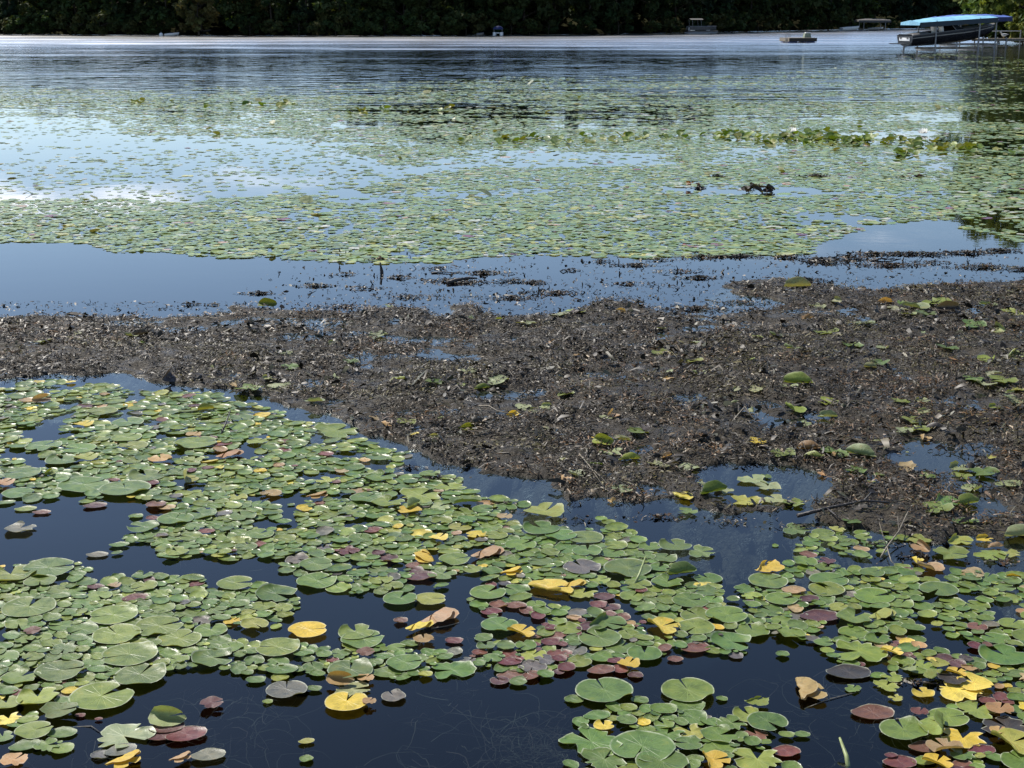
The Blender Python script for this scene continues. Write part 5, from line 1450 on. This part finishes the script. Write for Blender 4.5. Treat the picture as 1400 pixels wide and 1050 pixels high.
# ================================================================== LEAVES STRANDED ON THE MUD
CLUSTERS = [(825, 612, 26, 'yg', 'rolled1', 'dark curled yellow-green leaf at the back of the mud leaf cluster'), (850, 606, 30, 'p', 'mud1', 'pale green leaf standing up in the mud leaf cluster'), (836, 622, 30, 'p', 'mud3', 'flat pale leaf at the near side of the mud leaf cluster'), (862, 630, 34, 'yg', 'mud4', 'wavy yellowish leaf ending the mud leaf cluster'), (818, 604, 20, 'y', 'mud0', 'small yellow leaf tip at the back of the mud leaf cluster'), (871, 598, 34, 'g', 'mud2', 'dull green leaf draped behind the mud leaf cluster'),
            (900, 645, 34, 'p', 'mud0', 'flat pale leaf between the mud leaf cluster and the pond'), (937, 640, 34, 'p', 'mud3', 'round pale leaf lying at the pond margin'), (912, 632, 14, 'o', 'rolled0', 'small upright brown leaf beside the round pale leaf'), (850, 675, 30, 'p', 'mud0', 'lone pale leaf on mud close to the dark channel'), (838, 687, 18, 'o', 'mud4', 'small tan leaf beside the lone pale leaf'),
            (932, 682, 34, 'y', 'fold1', 'folded cream leaf on the channel margin'), (978, 680, 36, 'g', 'cup', 'green cupped leaf beside the folded cream leaf'), (990, 672, 26, 'p', 'mud3', 'pale leaf behind the green cupped leaf'), (940, 702, 28, 'g', 'mud0', 'small green leaf afloat below the folded cream leaf'), (787, 655, 26, 'p', 'mud1', 'pale torn leaf with dark stalks below the cluster'), (770, 662, 26, 'o', 'mud4', 'brownish leaf beside the pale torn leaf'),
            (835, 575, 22, 'o', 'rolled0', 'brown rolled leaf behind the mud leaf cluster'), (832, 574, 24, 'p', 'mud3', 'grey-green leaf beside the brown rolled leaf'), (747, 562, 20, 'p', 'mud1', 'shiny whitish leaf alone in the brown mat'), (775, 545, 26, 'g', 'mud2', None), (955, 517, 22, 'p', 'mud1', None), (948, 500, 26, 'yg', 'mud0', None), (905, 487, 30, 'g', 'mud0', None), (912, 488, 16, 'o', 'mud4', None),
            (1070, 628, 34, 'g', 'mud0', 'green leaf reaching out over the small pond'), (1105, 624, 26, 'o', 'cup', 'amber leaf curled up at the pond corner'), (1112, 632, 30, 'yg', 'mud4', 'yellow-green leaf under the amber curled leaf'), (1140, 626, 36, 'g', 'mud2', None), (1176, 630, 34, 'p', 'cup', 'large silvery leaf tent standing on the mud'), (1197, 635, 22, 'k', 'mud1', 'dark leaf leaning on the silvery leaf tent'), (1170, 645, 30, 'g', 'mud0', None), (1205, 650, 20, 'g', 'mud3', None),
            (1240, 646, 32, 'o', 'mud2', 'crinkled pink-tan leaf alone on wet mud'), (1125, 650, 18, 'o', 'mud4', None), (1035, 610, 26, 'y', 'mud0', 'yellow leaf lying just behind the small pond'), (1310, 642, 34, 'p', 'mud1', None), (1345, 648, 40, 'g', 'mud0', None), (1315, 652, 26, 'g', 'mud3', None), (1330, 671, 34, 'p', 'mud1', None), (1380, 666, 34, 'p', 'mud3', None), (1190, 665, 14, 'yg', 'mud0', None),
            (1030, 658, 40, 'p', 'mud3', 'pale pad rosette floating in the small pond'), (1050, 668, 34, 'p', 'mud0', None), (1020, 688, 44, 'yg', 'mud0', 'yellow-green torn pad at the pond mouth'), (1060, 685, 36, 'p', 'mud3', None), (1085, 690, 30, 'g', 'mud0', None), (1048, 653, 16, 'g', 'mud3', None),
            (1290, 693, 44, 'g', 'fold4', 'glossy green leaf with dark underside lifted off the mud'), (1280, 705, 44, 'g', 'mud0', None), (1320, 717, 36, 'g', 'big', 'flat round pad stranded on wet mud'), (1325, 694, 34, 'yg', 'cup', None), (1258, 740, 36, 'yg', 'mud3', None), (1310, 742, 40, 'yg', 'fold4', 'bright green leaf with upturned edge at the mud margin'), (1300, 760, 50, 'yg', 'mud0', 'broad yellow-green leaf lying flat at the mud margin'), (1345, 740, 26, 'y', 'mud1', 'lemon yellow leaf tip beside the bright upturned leaf'), (1262, 752, 26, 'o', 'rolled2', 'orange and dark rolled leaf stuck in the margin debris'),
            (1355, 762, 40, 'yg', 'mud3', None), (1362, 750, 24, 'o', 'mud4', None), (1395, 738, 36, 'p', 'cup', None), (1380, 760, 30, 'yg', 'mud0', None), (1330, 786, 36, 'o', 'mud3', 'reddish brown leaf afloat beside the margin debris'), (1270, 778, 40, 'o', 'mud1', None), (1252, 770, 24, 'y', 'mud4', None), (1385, 792, 22, 'y', 'mud4', None),
            (430, 556, 30, 'p', 'mud1', 'pale leaf at the tip of the mud by the raft'), (380, 532, 26, 'p', 'mud3', None), (366, 523, 20, 'p', 'mud1', None), (457, 521, 16, 'p', 'rolled0', None), (397, 507, 26, 'g', 'mud0', None), (516, 460, 34, 'p', 'mud2', None), (455, 473, 16, 'p', 'mud1', None), (228, 522, 28, 'k', 'rolled1', 'dark olive leaf hump at the mud margin near the raft'), (366, 419, 22, 'g', 'rolled1', 'dark green leaf hump on the far rim of the mud'), (322, 530, 20, 'o', 'mud4', None), (340, 536, 40, 'g', 'mud0', None), (555, 582, 28, 'yg', 'mud0', 'yellow-green leaf on the mud beside a tan one'), (527, 588, 20, 'o', 'mud4', 'tan leaf half buried in the mud near the raft'), (565, 599, 16, 'y', 'mud0', None),
            (640, 592, 34, 'yg', 'mud4', 'yellow-edged leaf humped on the mud beside a bleached twig'), (655, 590, 20, 'k', 'rolled0', None), (595, 530, 26, 'g', 'mud2', None), (680, 528, 34, 'p', 'mud2', None), (660, 533, 26, 'yg', 'mud4', None), (640, 515, 26, 'p', 'mud0', None), (632, 532, 14, 'yg', 'mud1', None), (730, 566, 18, 'p', 'mud1', None), (700, 573, 24, 'y', 'mud4', None), (745, 590, 18, 'p', 'mud0', None), (715, 560, 22, 'p', 'mud3', None),
            (1085, 480, 34, 'p', 'mud1', None), (1098, 478, 28, 'k', 'mud4', None), (1092, 488, 30, 'k', 'mud5', None), (1090, 396, 30, 'p', 'rolled1', 'upturned pale leaf on the far crest of the mud'), (1100, 400, 24, 'k', 'mud1', None), (1250, 425, 40, 'p', 'mud1', None), (1222, 426, 34, 'p', 'mud3', None), (1280, 420, 36, 'yg', 'mud2', None), (1296, 428, 26, 'k', 'rolled1', None), (1265, 434, 30, 'g', 'mud0', None), (1210, 418, 26, 'o', 'mud4', None), (1240, 434, 26, 'p', 'mud0', None),
            (1180, 447, 34, 'p', 'mud0', None), (1330, 451, 34, 'g', 'mud0', None), (1366, 454, 26, 'p', 'rolled1', None), (1385, 432, 36, 'yg', 'mud2', None), (1190, 509, 16, 'p', 'cup', 'small whitish cup of a leaf in the brown mat'), (1200, 503, 30, 'g', 'mud0', None), (1295, 481, 32, 'g', 'mud0', None), (1208, 482, 22, 'p', 'mud1', None), (1165, 475, 32, 'g', 'mud2', None), (1350, 498, 30, 'yg', 'mud1', None), (1385, 490, 36, 'p', 'mud4', None), (1345, 532, 34, 'p', 'mud1', None), (1370, 527, 40, 'g', 'mud0', None), (1330, 525, 34, 'g', 'mud3', None), (1395, 537, 26, 'yg', 'mud0', None),
            (1257, 550, 28, 'p', 'fold1', 'pale folded leaf pair on the wet brown mat'), (1230, 556, 26, 'g', 'mud0', None), (1132, 555, 28, 'yg', 'mud0', None), (1085, 566, 34, 'yg', 'mud1', None), (1131, 573, 22, 'p', 'rolled0', None), (1033, 538, 22, 'p', 'mud3', None), (1090, 532, 34, 'yg', 'rolled1', 'rolled olive leaf with a shaded underside on the mat'), (1078, 537, 26, 'p', 'mud0', None), (1248, 582, 36, 'g', 'mud0', None), (1250, 592, 34, 'g', 'mud2', None), (1278, 592, 30, 'k', 'mud4', None), (1235, 595, 24, 'p', 'mud0', None), (1262, 602, 26, 'o', 'mud4', None), (1360, 563, 24, 'yg', 'mud1', None), (1385, 555, 30, 'p', 'mud2', None), (1240, 620, 5, 'p', 'mud0', None),
            (1118, 420, 26, 'p', 'mud2', None), (1145, 418, 16, 'p', 'rolled0', None), (1350, 418, 26, 'p', 'mud1', None), (1180, 398, 26, 'k', 'mud5', None), (1130, 460, 34, 'yg', 'mud0', None), (1060, 465, 22, 'p', 'mud1', None), (1105, 442, 24, 'o', 'mud4', None), (950, 470, 20, 'p', 'mud3', None), (930, 505, 26, 'k', 'mud4', None), (850, 432, 20, 'o', 'mud4', None), (765, 437, 28, 'p', 'mud0', None), (720, 450, 26, 'p', 'mud2', None), (180, 466, 22, 'p', 'mud1', None), (192, 465, 18, 'k', 'rolled0', None), (60, 470, 26, 'p', 'mud0', None), (390, 487, 22, 'p', 'mud3', None), (480, 500, 22, 'g', 'mud0', None)]
for (px, py, w, c, shape, label) in CLUSTERS:
    x, y = (float(q) for q in ground(px, py))
    z = max(float(mud_z(x, y)), 0.0)
    r = width_at(py, w) / 2
    base = shape.rstrip('0123456789'); dig = int(shape[-1]) if shape[-1].isdigit() else 0
    me = {'mud': MUDLEAF, 'rolled': ROLLED, 'fold': FOLDED}.get(base)
    me = me[dig] if me else (CUPPED if base == 'cup' else BIGPADS[0])
    if base in ('rolled', 'cup'): r *= 1.25
    tl = .05 if z < .003 else .16
    nm = {'mud': 'stranded_leaf', 'rolled': 'rolled_leaf', 'fold': 'folded_leaf', 'cup': 'cupped_leaf', 'big': 'lily_pad'}[base]
    o = put(nm, me, x, y, z + r * (.06 if z < .003 else .09) + .010, r, rp_.uniform(0, 6.28) if base != 'cup' else rp_.uniform(-.5, .9), jitter(tuple(q * 1.0 for q in rp_.choice(PAL[c])), .2), (rp_.uniform(-tl, tl), rp_.uniform(-tl, tl)))
    tag(o, label, 'leaf', 'leaves stranded on the mud')
    what = {'mud': 'leaf', 'rolled': 'rolled leaf', 'fold': 'folded leaf', 'cup': 'cupped leaf', 'big': 'lily pad'}[base]
    if label: LANDMARKS.append((px, py, 'the ' + label))
    else: LABELLED.append((o, px, py, CAT[c] + ' ' + what + (' on the mud' if z > .003 else ''), 'leaves stranded on the mud'))
# small leaf scraps that are still green or pale
for k in range(130):
    px, py = rp_.uniform(20, 1390), rp_.uniform(395, 730)
    if px < 700 and rp_.random() < .45: continue
    x, y = (float(q) for q in ground(px, py)); z = float(mud_z(x, y))
    if z < .004: continue
    c = rp_.choice(['p', 'p', 'p', 'yg', 'g', 'o', 'k', 'k'])
    r = rp_.uniform(.022, .055)
    o = put('leaf_scrap', MUDLEAF[rp_.randrange(6)], x, y, z + .018 + r * .15, r, rp_.uniform(0, 6.28), jitter(rp_.choice(PAL[c]), .25), (rp_.uniform(-.3, .3), rp_.uniform(-.3, .3)))
    tag(o, None, 'leaf', 'leaf scraps on the mud')
    LABELLED.append((o, px, py, 'small ' + CAT[c] + ' leaf scrap', 'leaf scraps on the mud'))

# ================================================================== STICKS AND STALKS
def stick(name, pts, r0, mat, label, cat='stick', twigs=()):
    mb = MB(); k = len(pts)
    mb.tube(pts, [r0 * (1 - .6 * i / (k - 1)) * rp_.uniform(.9, 1.1) for i in range(k)], 7)
    if twigs:
        root = empty(name, pts[0]); P0 = Vector(pts[0])
        mb2 = MB(); mb2.tube([Vector(p) - P0 for p in pts], [r0 * (1 - .6 * i / (k - 1)) for i in range(k)], 7); mb2.build('stem', mat, root, smooth=True)
        for tpts in twigs:
            MB().tube([Vector(p) - P0 for p in tpts], [r0 * .5, r0 * .4, r0 * .15][:len(tpts)], 5).build('side_twig', mat, root, smooth=True)
        return tag(root, label, cat)
    return tag(mb.build(name, mat, smooth=True), label, cat)


def gp(px, py, z=0.0):
    x, y = ground(px, py)
    zz_ = max(float(mud_z(float(x), float(y))), 0) + z
    return Vector((float(x), float(y), zz_))


b0 = gp(522, 374)
stick('wooden_stake', [b0 + Vector((.005, 0, -.15)), b0 + Vector((0, 0, .03)), b0 + Vector((-.008, 0, .075)), b0 + Vector((-.018, 0, .125))], .024, M_DARKWOOD, 'black pointed stake standing in the water beyond the mud')
stick('floating_log', [gp(612, 388, .01), gp(624, 386, .025), gp(640, 384, .03), gp(652, 383, .02)], .024, M_DARKWOOD, 'dark waterlogged branch end floating off the mud')
stick('floating_stick', [gp(590, 374, .005), gp(603, 373, .012), gp(616, 373.8, .01), gp(628, 373.5, .0)], .010, M_DARKWOOD, 'thin black stick lying flat on the water by the log')
stick('floating_stick', [gp(968, 352.5, .0), gp(985, 351, .012), gp(1010, 351.6, .006), gp(1030, 350, .01)], .010, M_DARKWOOD, 'long dark stick floating in the debris line')
stick('floating_stick', [gp(1190, 357, .0), gp(1205, 355.6, .02), gp(1218, 356, .012), gp(1232, 354, .0)], .012, M_DARKWOOD, 'short dark stick amid drifting scraps past the long one')
stick('twig', [gp(655, 562, .03), gp(668, 565, .04), gp(680, 570, .035), gp(702, 577, .04)], .007, M_TWIG, 'bleached crooked twig on the brown mat')
stick('reed_stem', [gp(302, 595, .0), gp(309, 589, .05), gp(316, 580, .10)], .008, M_DARKWOOD, 'dark reed stem slanting up from the small pads')
stick('reed_stem', [gp(866, 803, .0), gp(874, 795, .04), gp(882, 786, .10)], .009, M_STALK, 'green stalk slanting up from the wide green pad')
stick('twig', [gp(795, 640, .02), gp(812, 652, .03), gp(832, 672, .03)], .005, M_TWIG, 'thin pale stem lying across the brown mat')
stick('twig', [gp(792, 628, .02), gp(806, 648, .035), gp(826, 676, .03)], .0045, M_TWIG, 'second thin pale stem crossing near the first')
a0, a1, a2 = gp(1212, 755, .03), gp(1228, 738, .05), gp(1240, 722, .07)
stick('branch', [gp(1204, 765, .01), a0, a1, a2], .006, M_TWIG, 'pale forked branch at the water margin', 'branch', twigs=[[a0, gp(1218, 772, .02), gp(1230, 778, .0)], [a0, gp(1205, 748, .08), gp(1200, 742, .12)], [a1, gp(1226, 726, .06), gp(1214, 722, .05)]])
stick('branch', [gp(1090, 712, .03), gp(1130, 706, .03), gp(1180, 702, .035), gp(1215, 704, .02)], .012, M_DARKWOOD, 'long dark root lying along the mud margin', 'branch', twigs=[[gp(1180, 702, .035), gp(1190, 692, .05), gp(1205, 688, .04)], [gp(1130, 706, .03), gp(1140, 714, .03), gp(1155, 718, .01)]])
stick('lily_stalk', [gp(1162, 1052, -.03), gp(1157, 1040, .02), gp(1147, 1026, .055)], .012, M_STALK, 'pale green cut stalk poking up at the bottom edge')
stick('lily_stalk', [gp(1100, 968, -.004), gp(1130, 958, .004), gp(1160, 950, .003), gp(1180, 944, -.004)], .0025, M_TWIG, 'hair-thin stem trailing from the tan folded leaf')
stick('lily_stalk', [gp(1225, 984, .004), gp(1240, 984, .004), gp(1252, 978, .008)], .003, M_TWIG, 'thin stalk joining the dark red pad to a crinkled leaf')
stick('lily_stalk', [gp(590, 860, .003), gp(610, 857, .004), gp(628, 852, .003)], .003, M_TWIG, 'thin pale stem beside the brown-orange folded leaf')
stick('lily_stalk', [gp(100, 993, -.004), gp(125, 994, .004), gp(138, 1003, .004)], .0028, M_TWIG, 'curved thin stalk leading to the pale torn pad')

# dark heap of old leaves sticking out of the far pad field
for (px, py, s, lab) in ((1037, 263, 1.0, 'black heap of rotten leaves amid the far pads'), (950, 257, .6, 'brown curled leaf heap beside the black heap')):
    root = empty('leaf_heap', gp(px, py))
    for k in range(9):
        me = (FOLDED + ROLLED)[rp_.randrange(11)]
        q = link('leaf', me, parent=root); q.location = (rp_.uniform(-.22, .22) * s, rp_.uniform(-.1, .1), .03 + rp_.uniform(0, .07)); q.rotation_euler = (rp_.uniform(-.7, .7), rp_.uniform(-.7, .7), rp_.uniform(0, 6)); sc_ = rp_.uniform(.06, .11) * s; q.scale = (sc_, sc_, sc_)
        q.color = jitter((.03, .024, .02) if s == 1.0 else (.20, .10, .04), .3)
    tag(root, lab, 'leaf heap', 'leaf heaps in the pad field')
    LANDMARKS.append((px, py, 'the ' + lab))

# ================================================================== RAISED LEAVES AND FLOWERS IN THE FAR FIELD
def flower(px, py, label, s=.075):
    root = empty('water_lily', gp(px, py, .03))
    pm = MB()
    for i in range(6):
        pass
    ring = lambda L_, el: [(0, 0, 0), (L_ * .45 * math.cos(el), -L_ * .2, L_ * .45 * math.sin(el)), (L_ * math.cos(el + .35), 0, L_ * math.sin(el + .35)), (L_ * .45 * math.cos(el), L_ * .2, L_ * .45 * math.sin(el)), (L_ * .5 * math.cos(el), 0, L_ * .42 * math.sin(el) - .004)]
    for rr_, (cnt, L_, el) in enumerate(((9, 1.0, .12), (8, .9, .55), (6, .75, .95))):
        mb = MB(); mb.add(ring(L_ * s, el), [(0, 1, 4), (1, 2, 4), (2, 3, 4), (3, 0, 4)]); me = mb.mesh('petal', True); me.materials.append(M_FLOWER)
        for k in range(cnt):
            q = link('petal', me, parent=root); q.rotation_euler = (0, 0, 2 * math.pi * (k + rr_ * .5) / cnt)
    mb = MB()
    for k in range(10):
        a = k * .628; mb.tube([(math.cos(a) * .006, math.sin(a) * .006, .004), (math.cos(a) * .018, math.sin(a) * .018, .03)], .003, 4)
    mb.build('stamens', M_STAMEN, root)
    tag(root, label, 'flower', 'white water lilies')
    LANDMARKS.append((px, py, 'the ' + label))


flower(1083, 182, 'white water lily rising behind the raised leaves', .17)
flower(1262, 184, 'white water lily at the thinner end of the raised leaves', .19)
BED = [(980, 186, 24, 4, 10), (1010, 187, 26, 5, 18), (1050, 192, 36, 6, 32), (1085, 188, 26, 7, 30), (1120, 190, 40, 7, 42), (1150, 194, 36, 6, 34), (1190, 192, 40, 6, 30), (1235, 212, 20, 4, 12), (1250, 196, 26, 5, 18), (1290, 200, 40, 5, 28), (1320, 205, 40, 5, 18), (1380, 205, 40, 5, 8), (640, 190, 20, 4, 8), (690, 192, 60, 4, 18), (760, 194, 50, 4, 16), (820, 190, 50, 4, 16), (880, 188, 50, 4, 14), (930, 186, 26, 3, 10), (185, 141, 14, 2, 7), (300, 146, 50, 3, 10), (390, 144, 40, 3, 12), (500, 152, 40, 3, 8), (610, 150, 30, 3, 5), (490, 155, 20, 2, 6)]
RAISED = [leaf_mesh('raised_leaf', leaf_template(170 + k, 14, 3, .25, .04, .08, .85, .05, cu), M_DRY) for k, cu in enumerate((.3, -.2, .5))]
rb = random.Random(31)
for (px, py, w, h_, cnt) in BED:
    for k in range(int(cnt * .68)):
        qx, qy = px + rb.gauss(0, w * .45), py + rb.gauss(0, h_ * .7)
        x, y = (float(q) for q in ground(qx, qy))
        r = rb.uniform(.085, .15) * (1.15 if py < 160 else 1.0)
        t = rb.uniform(.12, .5)
        o = put('raised_lily_leaf', RAISED[rb.randrange(3)], x, y, r * math.sin(t) * .85 + .01, r, 0, jitter(rb.choice([(.12, .19, .02), (.15, .21, .022), (.08, .14, .02), (.18, .20, .03)]), .2))
        o.rotation_euler = (t * rb.choice([1, 1, -1]), rb.uniform(-.4, .4), rb.uniform(-.9, .9))
        tag(o, None, 'lily leaf', 'raised lily leaves in the far field')
        LABELLED.append((o, qx, qy, 'raised olive lily leaf', 'raised lily leaves in the far field'))

# ================================================================== LABELS
# Each remaining thing is named after the landmark it lies closest to, and counted outwards from it.
SHORTER = {
    'the green pad with a scrap of orange leaf lying on it': 'the pad carrying an orange scrap',
    'the largest green pad at the edge of the crowd, notch to the open water': 'the largest green pad by the open water',
    'the torn yellow leaf at the edge of the photo below two yellow-green pads': 'the torn yellow leaf at the photo edge',
    'the broad green pad with its open notch pointing at the mud': 'the broad green open-notched pad',
}
SHORE_MARKS = [(235, 40, 'the small white dinghy'), (272, 40, 'the sunlit olive tree'), (681, 40, 'the blue-topped pedal boat'), (955, 38, 'the grey arched-top pontoon boat'), (1162, 36, 'the white runabout'), (1184, 33, 'the grey canopied lift'), (1290, 30, 'the teal boat canopy'), (60, 40, 'the dark shore at the photo edge'), (480, 40, 'the dark shore between dinghy and pedal boat'), (820, 40, 'the dark shore between pedal boat and pontoon')]
ORD = ['first', 'second', 'third', 'fourth', 'fifth', 'sixth', 'seventh', 'eighth', 'ninth', 'tenth', 'eleventh', 'twelfth', 'thirteenth', 'fourteenth', 'fifteenth', 'sixteenth', 'seventeenth', 'eighteenth', 'nineteenth', 'twentieth']
ORD += [t + '-' + u for t in ('twenty', 'thirty', 'forty', 'fifty', 'sixty') for u in ORD[:9]]


def short(ph):
    ph = SHORTER.get(ph, ph)
    w = ph.split()
    if len(w) > 7:
        for stop in ('with', 'amid', 'among', 'on', 'in', 'at', 'beside', 'behind', 'below', 'over', 'under', 'near', 'by', 'between', 'across', 'half', 'lying', 'floating', 'standing', 'and'):
            pass
        w = w[:7]
        while w[-1] in ('with', 'a', 'an', 'the', 'its', 'amid', 'among', 'on', 'in', 'at', 'beside', 'behind', 'below', 'over', 'under', 'near', 'by', 'between', 'of', 'and', 'one', 'to', 'large', 'big', 'small', 'dark', 'green', 'pale', 'round', 'brown', 'dull') and len(w) > 4: w = w[:-1]
    return ' '.join(w)


bins = {}
for rec in LABELLED:
    o, px, py, ph, grp = rec
    marks = SHORE_MARKS if py < 45 and py == 30 else LANDMARKS
    best = min(marks, key=lambda m_: (m_[0] - px) ** 2 + ((m_[1] - py) * 2.3) ** 2)
    d = math.hypot(best[0] - px, (best[1] - py) * 2.3)
    dy = (best[1] - py) * 2.3; dx = px - best[0]
    if marks is SHORE_MARKS: rel = 'left of' if dx < 0 else 'right of'
    elif abs(dy) > abs(dx): rel = 'behind' if dy > 0 else 'in front of'
    else: rel = 'left of' if dx < 0 else 'right of'
    bins.setdefault((ph, rel, short(best[2])), []).append((d, rec))
for (ph, rel, mk), lst in bins.items():
    lst.sort(key=lambda q: q[0])
    for k, (d, (o, px, py, _, grp)) in enumerate(lst):
        if len(lst) == 1: o['label'] = f'{ph} {rel} {mk}'
        elif k < len(ORD): o['label'] = f'{ORD[k]} {ph} {rel} {mk}'
        else: o['label'] = f'{ph} further off {rel} {mk}'
